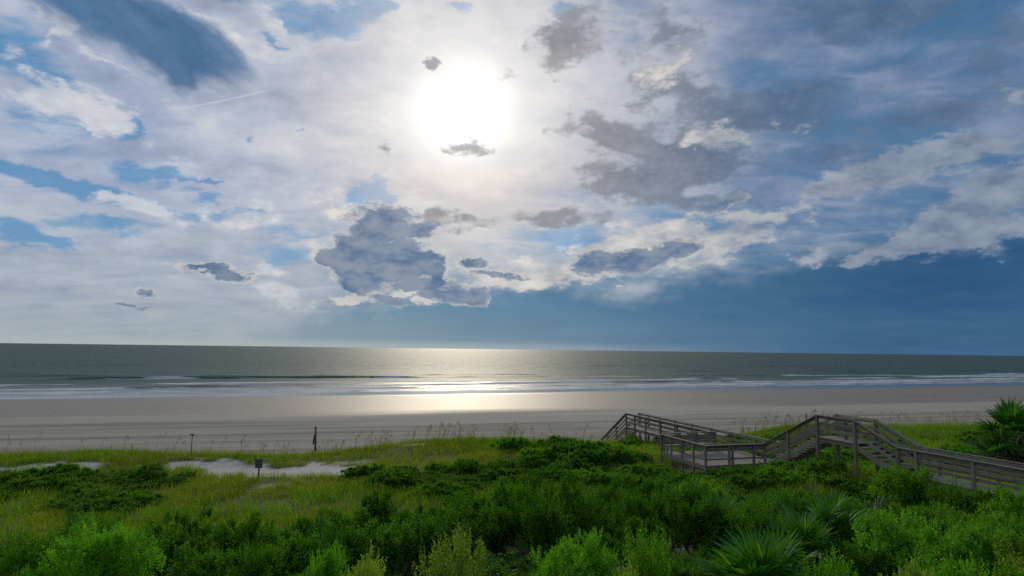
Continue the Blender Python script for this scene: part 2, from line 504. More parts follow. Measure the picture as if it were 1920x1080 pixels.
# where the sand lies bare among the dunes: 1 = bare
def bare(x, y):
    b = 0 * np.asarray(x, float)
    for cx, cy, rx, ry, a in ((-12.0, 39.6, 2.8, 3.0, 1.25), (-15.4, 39.4, 2.8, 1.3, 1.05), (-18.6, 41.2, 3.0, 1.3, 1.0), (-21.5, 41.0, 1.2, 0.8, 0.6),
                              (-27.6, 39.4, 3.2, 1.0, 1.0), (-31.5, 38.6, 2.2, 0.7, 0.7), (-8.6, 38.4, 2.4, 0.8, 0.75), (-23.5, 43.5, 4, 0.7, 0.55),
                              (6.0, 51.5, 2.2, 1.8, 0.9), (-6.5, 46.5, 1.6, 0.6, 0.7), (5.2, 47.2, 1.2, 0.6, 0.75)):
        b = b + a * np.exp(-((x - cx) / rx) ** 2 - ((y - cy) / ry) ** 2)
    b = b + (vnoise(x, y, 21, 4, 0.9) - 0.5) * 1.5
    b = sstep(b, 0.38, 0.62)
    return np.maximum(b, sstep(toe_v(x, y) + (vnoise(x, y, 23, 3, 0.5) - 0.5) * 3.5, -2.2, -0.6))


# ------------------------------------------------------------------ ground sheet
def build_ground():
    gx = np.concatenate([np.linspace(-700, -80, 32), np.linspace(-79, -46, 34), np.arange(-45, 60, 0.4), np.linspace(61, 110, 50), np.linspace(112, 300, 60), np.linspace(310, 900, 30)])
    gy = np.concatenate([np.linspace(-60, 4, 22), np.arange(5, 66, 0.35), np.linspace(67, 200, 134), np.linspace(203, 420, 70), np.linspace(430, 900, 30)])
    X, Y = np.meshgrid(gx, gy)
    Z = ground_z(X, Y)
    nx, ny = len(gx), len(gy)
    idx = np.arange(nx * ny).reshape(ny, nx)
    F = np.stack([idx[:-1, :-1], idx[:-1, 1:], idx[1:, 1:], idx[1:, :-1]], -1).reshape(-1, 4)
    me = mesh_from('ground', np.stack([X, Y, Z], -1).reshape(-1, 3), F, True)
    t = toe_v(X, Y); s = -shore_v(X, Y)
    f = np.where(s < 0, 1.0, np.clip(t / np.maximum(t + s, 1e-3), 0, 1))
    for nm, arr in (('litter', 1 - bare(X, Y)), ('tide', f), ('land', sstep(-t, -1.0, 1.0))):
        a = me.attributes.new(nm, 'FLOAT', 'POINT')
        a.data.foreach_set('value', arr.astype(np.float32).ravel())
    m, k, b, o = material('sand')
    pos = S(k, k.new('ShaderNodeNewGeometry').outputs['Position'])
    at = lambda n: S(k, k.new('ShaderNodeAttribute', attribute_name=n).outputs['Fac'])
    litter, tide, land = at('litter'), at('tide'), at('land')
    along = k.mapping(pos, rot=(0, 0, -R(14)))
    shore = k.mapping(pos, rot=(0, 0, -SHORE_A))
    streak = k.noise(k.vmath('MULTIPLY', along, (0.022, 0.42, 0.1)), 1.0, 7.0, 0.70)
    broad = k.noise(k.vmath('MULTIPLY', shore, (0.012, 0.10, 0.1)), 1.0, 4.0, 0.55)
    grain = k.noise(pos, 2.4, 8.0, 0.7)
    ruts = k.noise(k.vmath('MULTIPLY', along, (0.06, 0.95, 0.1)), 1.0, 5.0, 0.7)
    dry = k.mix(k.smooth(streak, 0.38, 0.62), (0.150, 0.130, 0.090), (0.335, 0.300, 0.220))
    dry = k.mix(k.smooth(grain, 0.35, 0.7) * 0.35, dry, (0.18, 0.16, 0.13))
    # shell and seaweed wrack in thin lines
    wrack = k.smooth(ruts, 0.60, 0.72) * k.smooth(grain, 0.42, 0.6)
    dry = k.mix(wrack * 0.7, dry, (0.12, 0.10, 0.075))
    damp = k.mix(broad, (0.160, 0.122, 0.070), (0.265, 0.217, 0.140))
    tw = tide + (broad - 0.5) * 0.30 + (streak - 0.5) * 0.06
    wetness = k.smooth(tw, 0.36, 0.50)
    soaked = k.smooth(tw, 0.80, 0.93)
    beach = k.mix(wetness, dry, damp)
    # pale strip of blown sand at the top of the last tide
    beach = k.mix(k.smooth(tw, 0.27, 0.34) * k.smooth(tw, 0.47, 0.40) * 0.75, beach, (0.36, 0.315, 0.235))
    beach = k.mix(soaked, beach, (0.12, 0.10, 0.078))
    dune = k.mix(k.smooth(grain, 0.3, 0.7), (0.42, 0.375, 0.30), (0.55, 0.50, 0.41))
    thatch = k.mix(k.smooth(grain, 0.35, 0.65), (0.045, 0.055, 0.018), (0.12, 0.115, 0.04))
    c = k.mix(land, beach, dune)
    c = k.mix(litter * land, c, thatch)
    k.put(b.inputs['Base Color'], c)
    k.put(b.inputs['Roughness'], k.mix(soaked, k.mix(wetness, (0.95,) * 3, (0.55,) * 3), (0.16,) * 3))
    k.put(b.inputs['Specular IOR Level'], 0.5)
    bp = k.new('ShaderNodeBump')
    bp.inputs['Strength'].default_value = 0.6
    bp.inputs['Distance'].default_value = 0.12
    dryness = 1.0 - wetness
    k.put(bp.inputs['Height'], (streak * 0.9 + ruts * 0.5 + grain * 0.25) * (dryness * 0.8 + 0.004))
    k.put(b.inputs['Normal'], S(k, bp.outputs[0]))
    g = link('ground', me, m)
    tag(g, kind='structure')


build_ground()


# ------------------------------------------------------------------ sea
def build_sea():
    # shore frame: u along the water's edge, v seaward
    vs = np.concatenate([np.arange(-9, 130, 0.5), np.arange(131, 330, 2.0), np.geomspace(332, 90000, 70)])
    us = np.concatenate([-np.geomspace(60000, 420, 40), np.arange(-400, 620, 3.0), np.geomspace(640, 90000, 40)])
    U, V = np.meshgrid(us, vs)
    ca, sa = math.cos(SHORE_A), math.sin(SHORE_A)
    X = U * ca - (V + SHORE_V) * sa
    Y = U * sa + (V + SHORE_V) * ca
    Z = np.zeros_like(X)
    foam = np.zeros_like(X)
    # breaking and swelling ridges, each broken along its length
    r = np.random.default_rng(3)
    for v0, h, w, wob in ((12, 0.22, 1.6, 4), (26, 0.45, 1.8, 6), (44, 0.65, 2.0, 9), (66, 0.75, 2.2, 12), (90, 0.55, 3.2, 10), (118, 0.5, 4.2, 10), (158, 0.5, 6.0, 12), (215, 0.5, 8, 14)):
        sd = int(v0)
        line = v0 + wob * (vnoise(U, 0 * U, sd, 4, 0.011) - 0.5) * 2
        gate = sstep(vnoise(U, 0 * U + v0, sd + 40, 4, 0.020), 0.44, 0.66)
        q = (V - line) / w
        Z += h * gate * np.exp(-np.where(q < 0, (q * 1.9) ** 2, (q * 0.8) ** 2))
        if v0 < 80:
            brk = sstep(vnoise(U, 0 * U + 9, sd + 70, 3, 0.022), 0.30, 0.50)
            tail = (3.0 + 6.0 * vnoise(U, 0 * U, sd + 5, 2, 0.02)) * (1.5 if v0 < 50 else 0.6)
            foam = np.maximum(foam, brk * np.where(q < 0.2, np.exp(-np.maximum(-(V - line), 0) / tail), 0) * 0.9)
            foam = np.maximum(foam, 1.2 * np.exp(-((V - line + 1.5) / 1.3) ** 2) * brk)
    edge = np.exp(-((V + 3.0 - 5 * (vnoise(U, 0 * U, 91, 3, 0.012) - 0.5)) / 1.2) ** 2)
    foam = np.maximum(foam, 0.85 * edge)
    foam = np.maximum(foam, 0.50 * sstep(V, 55, 12) * sstep(V, -8, 0))
    chop = sstep(V, 2, 25) * sstep(V, 900, 250)
    Z += chop * (0.26 * (vnoise(U, V, 31, 3, 0.13) - 0.5) + 0.12 * (vnoise(U, V, 35, 2, 0.45) - 0.5))
    Z += 0.02 + 0.02 * sstep(V, -9, 0)
    nx, ny = len(us), len(vs)
    idx = np.arange(nx * ny).reshape(ny, nx)
    F = np.stack([idx[:-1, :-1], idx[:-1, 1:], idx[1:, 1:], idx[1:, :-1]], -1).reshape(-1, 4)
    me = mesh_from('sea', np.stack([X, Y, Z], -1).reshape(-1, 3), F, True)
    for nm, arr in (('foam', foam), ('offshore', V)):
        a = me.attributes.new(nm, 'FLOAT', 'POINT')
        a.data.foreach_set('value', arr.astype(np.float32).ravel())
    m, k, b, o = material('sea_water')
    pos = S(k, k.new('ShaderNodeNewGeometry').outputs['Position'])
    at = lambda n: S(k, k.new('ShaderNodeAttribute', attribute_name=n).outputs['Fac'])
    fo, off = at('foam'), at('offshore')
    sh = k.mapping(pos, rot=(0, 0, -SHORE_A))
    w1 = k.noise(k.vmath('MULTIPLY', sh, (0.16, 0.55, 1.0)), 1.0, 5.0, 0.6)
    w2 = k.noise(k.vmath('MULTIPLY', sh, (0.014, 0.055, 0.2)), 1.0, 7.0, 0.62)
    lace = k.noise(k.vmath('MULTIPLY', sh, (0.10, 0.42, 1.0)), 1.0, 7.0, 0.68)
    far = k.smooth(off, 20.0, 260.0)
    shallow = k.smooth(off, 60.0, -6.0)
    deep = k.mix(shallow, (0.045, 0.095, 0.075), (0.13, 0.135, 0.11))
    fm = k.smooth(fo + (lace - 0.5) * 1.5, 0.30, 0.75)
    k.put(b.inputs['Base Color'], k.mix(fm * 0.9, deep, (0.60, 0.61, 0.60)))
    k.put(b.inputs['Roughness'], k.mix(fm, k.mix(shallow, (0.56,) * 3, (0.16,) * 3), (0.8,) * 3))
    b.inputs['IOR'].default_value = 1.33
    b.inputs['Specular IOR Level'].default_value = 0.2
    bp = k.new('ShaderNodeBump')
    bp.inputs['Strength'].default_value = 1.0
    bp.inputs['Distance'].default_value = 1.0
    k.put(bp.inputs['Height'], (w1 * 0.30 + w2 * 4.5 * far) * k.smooth(off, -6.0, 30.0, 0.06, 1.0))
    k.put(b.inputs['Normal'], S(k, bp.outputs[0]))
    tag(link('sea', me, m), kind='structure')


build_sea()

# ------------------------------------------------------------------ weathered timber
def wood_material(name, a, b2):
    m, k, b, o = material(name)
    tc = S(k, k.new('ShaderNodeTexCoord').outputs['Object'])
    rnd = S(k, k.new('ShaderNodeObjectInfo').outputs['Random'])
    g = k.noise(k.vmath('ADD', k.vmath('MULTIPLY', tc, (2.0, 26.0, 26.0)), k.combine(rnd * 40.0, rnd * 17.0, 0.0)), 1.0, 5.0, 0.65)
    st = k.noise(tc, 3.0, 4.0, 0.6)
    c = k.mix(k.smooth(g, 0.3, 0.7), a, b2)
    c = k.mix(k.smooth(st, 0.5, 0.75) * 0.5, c, (0.07, 0.075, 0.05))
    c = k.mix(1.0, c, k.mix(rnd, (0.74, 0.74, 0.74), (1.18, 1.16, 1.12)), 'MULTIPLY')
    k.put(b.inputs['Base Color'], c)
    k.put(b.inputs['Roughness'], k.smooth(g, 0.0, 1.0, 0.6, 0.85))
    bp = k.new('ShaderNodeBump')
    bp.inputs['Strength'].default_value = 0.4
    bp.inputs['Distance'].default_value = 0.006
    k.put(bp.inputs['Height'], g)
    k.put(b.inputs['Normal'], S(k, bp.outputs[0]))
    return m


M_WOOD = wood_material('weathered_wood', (0.125, 0.112, 0.08), (0.245, 0.222, 0.165))
M_DECK = wood_material('deck_wood', (0.19, 0.155, 0.11), (0.31, 0.26, 0.195))
_box_cache = {}


def box_mesh(lx, ly, lz, bev=0.006):
    key = (round(lx, 3), round(ly, 3), round(lz, 3))
    if key not in _box_cache:
        bm = bmesh.new()
        bmesh.ops.create_cube(bm, size=1.0, matrix=Matrix.Diagonal((lx, ly, lz, 1)))
        if bev:
            bmesh.ops.bevel(bm, geom=bm.edges[:], offset=min(bev, min(lx, ly, lz) * 0.3), segments=1, affect='EDGES')
        me = bpy.data.meshes.new('timber')
        bm.to_mesh(me); bm.free()
        _box_cache[key] = me
    return _box_cache[key]


def timber(name, p, q, w, h, parent, mat=M_WOOD, jitter=0.0):
    """a board from p to q (centre line), w wide (sideways), h high"""
    p, q = Vector(p), Vector(q)
    d = q - p
    L = d.length
    me = box_mesh(L, w, h)
    if not me.materials:
        me.materials.append(mat)
    o = bpy.data.objects.new(name, me)
    ax = d.normalized()
    up = Vector((0, 0, 1)) if abs(ax.z) < 0.95 else WALK_N.copy()
    side = up.cross(ax).normalized()
    up = ax.cross(side)
    m3 = Matrix((ax, side, up)).transposed().to_4x4()
    if jitter:
        m3 = m3 @ Matrix.Rotation(random.uniform(-jitter, jitter), 4, 'Z') @ Matrix.Rotation(random.uniform(-jitter, jitter), 4, 'X')
    o.matrix_world = Matrix.Translation((p + q) / 2) @ m3
    o.parent = parent
    if me.materials[0] != mat:
        o.material_slots[0].link = 'OBJECT'
        o.material_slots[0].material = mat
    col.objects.link(o)
    return o


# ------------------------------------------------------------------ boardwalk: runs straight to the beach over a dune
WALK_D = Vector((-0.2803, 0.9599, 0.0))
WALK_N = Vector((0.9599, 0.2803, 0.0))           # to the right when walking seaward
WALK_0 = Vector((16.25, 29.97, 0.0))             # left rail at the landward top of the hump
WIDTH = 1.25
RAIL = 1.07


def W(s, off, z):                                # s metres seaward of WALK_0, off metres right of the left rail
    v = WALK_0 + WALK_D * s + WALK_N * off
    return Vector((v.x, v.y, z))


Z_NEAR, Z_HUMP, Z_FAR, Z_BEACH = 5.38, 6.30, 4.28, 1.45
S_A0, S_A1 = -2.3, 0.0            # stair up (landward)
S_B0, S_B1 = 2.42, 6.45           # stair down to the seating platform
S_END, S_FOOT = 23.7, 28.6        # end of the level walk, foot of the beach stair
S_NEAR = -17.5


def walk_profile(s):
    if s < S_A0: return Z_NEAR
    if s < S_A1: return Z_NEAR + (Z_HUMP - Z_NEAR) * (s - S_A0) / (S_A1 - S_A0)
    if s < S_B0: return Z_HUMP
    if s < S_B1: return Z_HUMP + (Z_FAR - Z_HUMP) * (s - S_B0) / (S_B1 - S_B0)
    if s < S_END: return Z_FAR
    return Z_FAR + (Z_BEACH - Z_FAR) * (s - S_END) / (S_FOOT - S_END)


def build_walk():
    root = empty('boardwalk', W(S_B1, 0.6, 4.0))
    tag(root, 'weathered grey timber boardwalk with railings and stairs climbing over the dune to the beach', 'boardwalk')
    bpy.context.view_layer.update()
    inv = root.matrix_world.inverted()

    def T(name, p, q, w, h, parent=None, mat=M_WOOD, jitter=0.0):
        o = timber(name, p, q, w, h, None, mat, jitter)
        mw = o.matrix_world.copy()
        par = parent or root
        o.parent = par
        o.matrix_local = inv @ mw
        return o

    def section(name):
        e = bpy.data.objects.new(name, None)
        e.empty_display_size = 0.2
        e.parent = root
        col.objects.link(e)
        return e

    def posts(sec, ss, offs, size=0.11, below=None):
        for s in ss:
            z = walk_profile(s)
            for off in offs:
                p = W(s, off, 0)
                g = float(ground_z(p.x, p.y))
                T('post', W(s, off, g - 0.35 if below is None else z - below), W(s, off, z + RAIL - 0.03), size, size, sec)

    def rails(sec, s0, s1, off, inner, boards=((0.965, 0.125), (0.66, 0.14), (0.36, 0.14))):
        z0, z1 = walk_profile(s0), walk_profile(s1)
        T('handrail', W(s0 - 0.04, off, z0 + RAIL), W(s1 + 0.04, off, z1 + RAIL), 0.16, 0.042, sec)
        for hz, hh in boards:
            T('rail_board', W(s0, off + inner * 0.078, z0 + hz), W(s1, off + inner * 0.078, z1 + hz), 0.036, hh, sec)

    def deck(sec, s0, s1, o0, o1, z, pitch=0.146):
        n = int((s1 - s0) / pitch)
        for i in range(n):
            s = s0 + (i + 0.5) * (s1 - s0) / n
            T('plank', W(s, o0 - 0.03, z - 0.02 + random.uniform(-0.003, 0.003)), W(s, o1 + 0.03, z - 0.02 + random.uniform(-0.003, 0.003)), pitch - 0.010, 0.038, sec, M_DECK, 0.004)
        for off in (o0 + 0.075, (o0 + o1) / 2, o1 - 0.075):
            T('joist', W(s0, off, z - 0.145), W(s1, off, z - 0.145), 0.045, 0.2, sec)

    def stairs(sec, s0, s1, n, offs=(0.03, WIDTH - 0.03)):
        z0, z1 = walk_profile(s0), walk_profile(s1)
        for i in range(1, n):
            f = i / n
            s = s0 + (s1 - s0) * (i if z1 > z0 else i) / n
            z = z0 + (z1 - z0) * f
            T('tread', W(s, offs[0] + 0.02, z - 0.02), W(s, offs[1] - 0.02, z - 0.02), 0.28, 0.04, sec, M_DECK, 0.004)
        for off in offs:
            T('stringer', W(s0, off, z0 - 0.17), W(s1, off, z1 - 0.17), 0.05, 0.26, sec)

    near = section('landward_walkway')
    deck(near, S_NEAR, S_A0, 0.0, WIDTH, Z_NEAR)
    posts(near, [S_NEAR + 0.1, -14.9, -12.6, -10.3, -8.0, -5.6, -3.15, S_A0 + 0.05], (0.0, WIDTH))
    rails(near, S_NEAR, S_A0, 0.0, 1); rails(near, S_NEAR, S_A0, WIDTH, -1)

    up = section('landward_stair')
    stairs(up, S_A0, S_A1, 7)
    rails(up, S_A0, S_A1, 0.0, 1); rails(up, S_A0, S_A1, WIDTH, -1)

    top = section('crest_landing')
    deck(top, S_A1, S_B0, 0.0, WIDTH, Z_HUMP)
    posts(top, [S_A1 + 0.02, S_B0 - 0.02], (0.0, WIDTH), 0.14)
    posts(top, [(S_A1 + S_B0) / 2], (0.62,), 0.11, below=0.0)
    rails(top, S_A1, S_B0, 0.0, 1); rails(top, S_A1, S_B0, WIDTH, -1)

    down = section('seaward_stair')
    stairs(down, S_B0, S_B1, 12)
    posts(down, [(S_B0 + S_B1) / 2 + 0.1], (0.0, WIDTH))
    rails(down, S_B0, S_B1, 0.0, 1); rails(down, S_B0, S_B1, WIDTH, -1)

    # seating platform bulging out to the left
    P0, P1, PW = S_B1, S_B1 + 4.75, -3.85
    plat = section('seating_platform')
    deck(plat, P0, P1, PW, WIDTH, Z_FAR)
    for s, off in ((P0, PW), (P0, PW + 1.5), (P0, PW + 1.72), (P0, PW + 3.1), (P0, 0.0), (P1, PW), (P0 + 1.2, PW), (P0 + 2.4, PW), (P0 + 3.6, PW), (P0, WIDTH), (P0 + 2.4, WIDTH), (P1, WIDTH), (P1, 0.0)):
        p = W(s, off, 0)
        T('post', W(s, off, float(ground_z(p.x, p.y)) - 0.35), W(s, off, Z_FAR + RAIL - 0.03), 0.11, 0.11, plat)
    zc = Z_FAR + RAIL
    for a, b in (((P0, PW - 0.05), (P0, 0.05)), ((P0 + 0.09, PW), (P1 + 0.05, PW))):
        T('handrail', W(*a, zc), W(*b, zc), 0.17, 0.042, plat)
        dx = 0.075
        for hz, hh in ((0.965, 0.14), (0.81, 0.14), (0.30, 0.09)):
            if a[0] == b[0]:
                T('rail_board', W(a[0] + dx, a[1], Z_FAR + hz), W(b[0] + dx, b[1], Z_FAR + hz), 0.036, hh, plat)
            else:
                T('rail_board', W(a[0], a[1] + dx, Z_FAR + hz), W(b[0], b[1] + dx, Z_FAR + hz), 0.036, hh, plat)
    T('fascia', W(P0 - 0.03, PW, Z_FAR - 0.14), W(P0 - 0.03, 0, Z_FAR - 0.14), 0.045, 0.2, plat)
    T('fascia', W(P0, PW - 0.03, Z_FAR - 0.14), W(P1, PW - 0.03, Z_FAR - 0.14), 0.045, 0.2, plat)

    bench = section('bench')                # with a high slatted back, along the far side of the platform
    for off in (PW + 0.15, PW + 1.3, PW + 2.5, -0.12):
        T('leg', W(P1 - 0.42, off, Z_FAR), W(P1 - 0.42, off, Z_FAR + 0.41), 0.09, 0.09, bench)
        T('back_post', W(P1 - 0.06, off, Z_FAR), W(P1 + 0.0, off, zc + 0.05), 0.09, 0.09, bench)
    for ds in (0.14, 0.29, 0.44):
        T('seat_board', W(P1 - ds, PW + 0.08, Z_FAR + 0.435), W(P1 - ds, -0.05, Z_FAR + 0.435), 0.14, 0.04, bench, M_DECK)
    for hz in (0.62, 0.78, 0.94):
        T('back_board', W(P1 - 0.11, PW + 0.08, Z_FAR + hz), W(P1 - 0.11, -0.05, Z_FAR + hz), 0.036, 0.145, bench)
    T('back_cap', W(P1 - 0.05, PW + 0.05, zc + 0.07), W(P1 - 0.05, 0.0, zc + 0.07), 0.17, 0.042, bench)

    far = section('seaward_walkway')
    deck(far, P1, S_END, 0.0, WIDTH, Z_FAR)
    posts(far, [P1 + 2.3, P1 + 4.6, P1 + 6.9, P1 + 9.2, P1 + 11.0, S_END - 0.03], (0.0, WIDTH), 0.13)
    rails(far, P1, S_END, 0.0, 1, ((0.965, 0.125), (0.66, 0.14), (0.34, 0.14)))
    rails(far, P0, S_END, WIDTH, -1, ((0.965, 0.125), (0.66, 0.14), (0.34, 0.14)))
    for s in (P1 + 6.9, P1 + 9.2, P1 + 11.0):   # knee braces under the high end
        for off in (0.0, WIDTH):
            T('brace', W(s, off, Z_FAR - 1.5), W(s + 0.9, off, Z_FAR - 0.25), 0.04, 0.13, far)

    foot = section('beach_stair')
    stairs(foot, S_END, S_FOOT, 17)
    posts(foot, [S_END + 1.9, S_END + 3.6, S_FOOT - 0.05], (0.0, WIDTH))
    rails(foot, S_END, S_FOOT, 0.0, 1, ((0.965, 0.125), (0.66, 0.14), (0.34, 0.14)))
    rails(foot, S_END, S_FOOT, WIDTH, -1, ((0.965, 0.125), (0.66, 0.14), (0.34, 0.14)))


build_walk()


# ------------------------------------------------------------------ posts and small signs on the dune
def plain_material(name, a, b2, rough=0.8, scale=20.0):
    m, k, b, o = material(name)
    tc = S(k, k.new('ShaderNodeTexCoord').outputs['Object'])
    n = k.noise(k.vmath('MULTIPLY', tc, (1, 1, 0.2)), scale, 5.0, 0.6)
    k.put(b.inputs['Base Color'], k.mix(k.smooth(n, 0.3, 0.7), a, b2))
    b.inputs['Roughness'].default_value = rough
    return m


M_SIGN = plain_material('sign_back', (0.05, 0.06, 0.05), (0.085, 0.095, 0.08), 0.6)
M_DARKPOST = plain_material('dark_post', (0.04, 0.035, 0.03), (0.09, 0.08, 0.065))
M_REDPOST = plain_material('red_brown_post', (0.14, 0.055, 0.025), (0.24, 0.10, 0.045))
M_METAL = plain_material('dull_metal', (0.16, 0.15, 0.13), (0.24, 0.22, 0.19), 0.55)


def simple_box(name, size, loc, mat, parent, rot=(0, 0, 0)):
    bm = bmesh.new()
    bmesh.ops.create_cube(bm, size=1.0, matrix=Matrix.Diagonal((*size, 1)))
    bmesh.ops.bevel(bm, geom=bm.edges[:], offset=min(size) * 0.18, segments=2, affect='EDGES')
    me = bpy.data.meshes.new(name); bm.to_mesh(me); bm.free()
    o = link(name, me, mat, parent, loc)
    o.rotation_euler = rot
    return o


def tube_mesh(name, pts, radii, n=8):
    pts = [Vector(p) for p in pts]
    V, F = [], []
    for i, (p, r) in enumerate(zip(pts, radii)):
        d = (pts[min(i + 1, len(pts) - 1)] - pts[max(i - 1, 0)]).normalized()
        a = d.cross(Vector((0, 1, 0.013))).normalized()
        b = d.cross(a)
        for j in range(n):
            t = 2 * math.pi * j / n
            V.append(p + (a * math.cos(t) + b * math.sin(t)) * r)
    for i in range(len(pts) - 1):
        for j in range(n):
            F.append((i * n + j, i * n + (j + 1) % n, (i + 1) * n + (j + 1) % n, (i + 1) * n + j))
    me = bpy.data.meshes.new(name)
    me.from_pydata(V, [], F + [tuple(range(n))[::-1], tuple((len(pts) - 1) * n + j for j in range(n))])
    for p in me.polygons: p.use_smooth = True
    return me


def G(x, y):
    return float(ground_z(x, y))


def build_posts():
    x, y = -14.25, 36.4
    t = empty('notice_sign', (x, y, G(x, y)), R(3))
    tag(t, 'small dark square notice board seen from behind, on a short post by the bare sand', 'sign')
    link('post', tube_mesh('post', [(0, 0, -0.4), (0, 0, 1.12)], [0.05, 0.045]), M_DARKPOST, t)
    simple_box('sign_board', (0.40, 0.03, 0.50), (0, -0.06, 0.98), M_SIGN, t, (R(-2), 0, R(2)))
    x, y = -21.9, 43.9
    t = empty('marker_pole', (x, y, G(x, y)), R(0))
    tag(t, 'slim pole with a small flat crosspiece on top, at the sandy dune edge', 'pole')
    link('pole', tube_mesh('pole', [(0, 0, -0.3), (0.0, 0, 0.8), (0.02, 0, 1.5)], [0.035, 0.033, 0.03]), M_METAL, t)
    simple_box('crosspiece', (0.32, 0.10, 0.05), (0.02, 0, 1.52), M_DARKPOST, t)
    simple_box('collar', (0.12, 0.10, 0.07), (0.02, 0, 1.46), M_DARKPOST, t)
    x, y = -14.4, 47.2
    t = empty('timber_post', (x, y, G(x, y)), R(0))
    tag(t, 'tall red-brown timber post leaning slightly among sea oats, dark board strapped to it', 'post')
    link('post', tube_mesh('post', [(0.02, 0, -0.4), (0.0, 0, 1.0), (-0.03, 0, 2.35)], [0.085, 0.08, 0.07]), M_REDPOST, t)
    simple_box('strapped_board', (0.07, 0.12, 0.75), (-0.12, -0.03, 1.4), M_DARKPOST, t, (0, R(6), 0))
    simple_box('strap', (0.22, 0.2, 0.05), (-0.04, 0, 1.2), M_DARKPOST, t)
    x, y = 24.6, 52.8
    t = empty('stake', (x, y, G(x, y)))
    tag(t, 'weathered rust-red stake poking up behind the boardwalk stair rail', 'stake')
    link('post', tube_mesh('post', [(0, 0, -0.3), (0.01, 0, 1.35)], [0.06, 0.05]), M_REDPOST, t)
    simple_box('cap', (0.15, 0.15, 0.05), (0.01, 0, 1.37), M_REDPOST, t)


build_posts()


# ------------------------------------------------------------------ foliage materials
def leaf_material(name, dark, light, tip=None, trans=0.62, rough=0.5, hue=0.0):
    """two-sided leaf: diffuse, a little gloss and light coming through"""
    m = bpy.data.materials.new(name)
    m.use_nodes = True
    t = m.node_tree
    t.nodes.clear()
    k = NT(t)
    out = k.new('ShaderNodeOutputMaterial')
    geo = k.new('ShaderNodeNewGeometry')
    isl = S(k, geo.outputs['Random Per Island'])
    orn = S(k, k.new('ShaderNodeObjectInfo').outputs['Random'])
    pos = S(k, geo.outputs['Position'])
    patch = k.noise(pos, 0.55, 3.0, 0.5) * 0.5 + k.smooth(k.noise(pos, 0.16, 3.0, 0.55), 0.36, 0.64) * 0.5
    f = k.math('MINIMUM', isl * 0.55 + patch * 0.75 - 0.12, 1.0)
    c = k.mix(k.math('MAXIMUM', f, 0.0), dark, light)
    c = k.mix(1.0, c, k.mix(orn, (0.72, 0.78, 0.8), (1.25, 1.15, 1.0)), 'MULTIPLY')
    if tip:
        c = k.mix(k.smooth(isl, 0.86, 0.97) * 0.7, c, tip)
    df = k.new('ShaderNodeBsdfDiffuse')
    k.put(df.inputs[0], c)
    tr = k.new('ShaderNodeBsdfTranslucent')
    k.put(tr.inputs[0], k.mix(1.0, c, (1.3, 1.45, 0.4), 'MULTIPLY'))
    mx = k.new('ShaderNodeMixShader')
    mx.inputs[0].default_value = trans
    t.links.new(df.outputs[0], mx.inputs[1]); t.links.new(tr.outputs[0], mx.inputs[2])
    gl = k.new('ShaderNodeBsdfGlossy')
    gl.inputs['Roughness'].default_value = rough
    gl.inputs['Color'].default_value = (0.8, 0.85, 0.8, 1)
    fr = k.new('ShaderNodeFresnel')
    fr.inputs[0].default_value = 1.36
    mx2 = k.new('ShaderNodeMixShader')
    k.put(mx2.inputs[0], k.math('MINIMUM', S(k, fr.outputs[0]), 0.2) * 0.25)
    t.links.new(mx.outputs[0], mx2.inputs[1]); t.links.new(gl.outputs[0], mx2.inputs[2])
    t.links.new(mx2.outputs[0], out.inputs[0])
    return m


ML_DARK = leaf_material('dark_evergreen_leaf', (0.019, 0.081, 0.004), (0.076, 0.215, 0.011), (0.161, 0.280, 0.032))
ML_MID = leaf_material('mid_green_leaf', (0.038, 0.130, 0.008), (0.121, 0.308, 0.023), (0.227, 0.341, 0.049))
ML_LIME = leaf_material('lime_leaf', (0.068, 0.235, 0.011), (0.206, 0.497, 0.030), (0.304, 0.552, 0.068), 0.5)
ML_YELLOW = leaf_material('yellow_green_leaf', (0.113, 0.209, 0.027), (0.322, 0.435, 0.076), (0.567, 0.529, 0.113), 0.5)
ML_COVER = leaf_material('ground_cover_leaf', (0.026, 0.101, 0.005), (0.091, 0.221, 0.014), (0.182, 0.246, 0.039))
ML_GRASS = leaf_material('dune_grass', (0.158, 0.238, 0.008), (0.356, 0.409, 0.024), (0.475, 0.383, 0.066), 0.45)
ML_LUSH = leaf_material('lush_grass', (0.073, 0.211, 0.008), (0.198, 0.383, 0.022), (0.330, 0.396, 0.053), 0.45)
ML_OATS = leaf_material('sea_oat_straw', (0.13, 0.10, 0.04), (0.24, 0.19, 0.08), (0.30, 0.24, 0.11), 0.3)
ML_PALM = leaf_material('palm_frond', (0.020, 0.092, 0.010), (0.070, 0.230, 0.022), (0.180, 0.260, 0.050), 0.45, 0.5)
ML_DEAD = leaf_material('dead_frond', (0.098, 0.063, 0.031), (0.238, 0.168, 0.091), (0.364, 0.280, 0.168), 0.25, 0.7)
M_BARK = plain_material('bark', (0.06, 0.048, 0.035), (0.13, 0.11, 0.085), 0.9, 12.0)


def unit(v):
    return v / np.maximum(np.linalg.norm(v, axis=-1, keepdims=True), 1e-9)


def leaf_quads(base, axis, length, width, r, droop=0.0):
    """rhombic leaves: base (n,3), axis (n,3) unit; a folded pair of triangles each"""
    n = len(base)
    side = unit(np.cross(axis, unit(r.normal(size=(n, 3)))))
    nrm = np.cross(axis, side)
    L = length[:, None]; Wd = width[:, None]
    tip = base + axis * L - np.array([0, 0, 1.0]) * L * droop
    mid = base + axis * L * 0.5 + nrm * Wd * 0.25
    a = mid + side * Wd * 0.5
    b = mid - side * Wd * 0.5
    V = np.stack([base, a, tip, b], 1).reshape(-1, 3)
    F = (np.arange(n)[:, None] * 4 + np.array([0, 1, 2, 3])[None]).astype(np.int32)
    return V, F


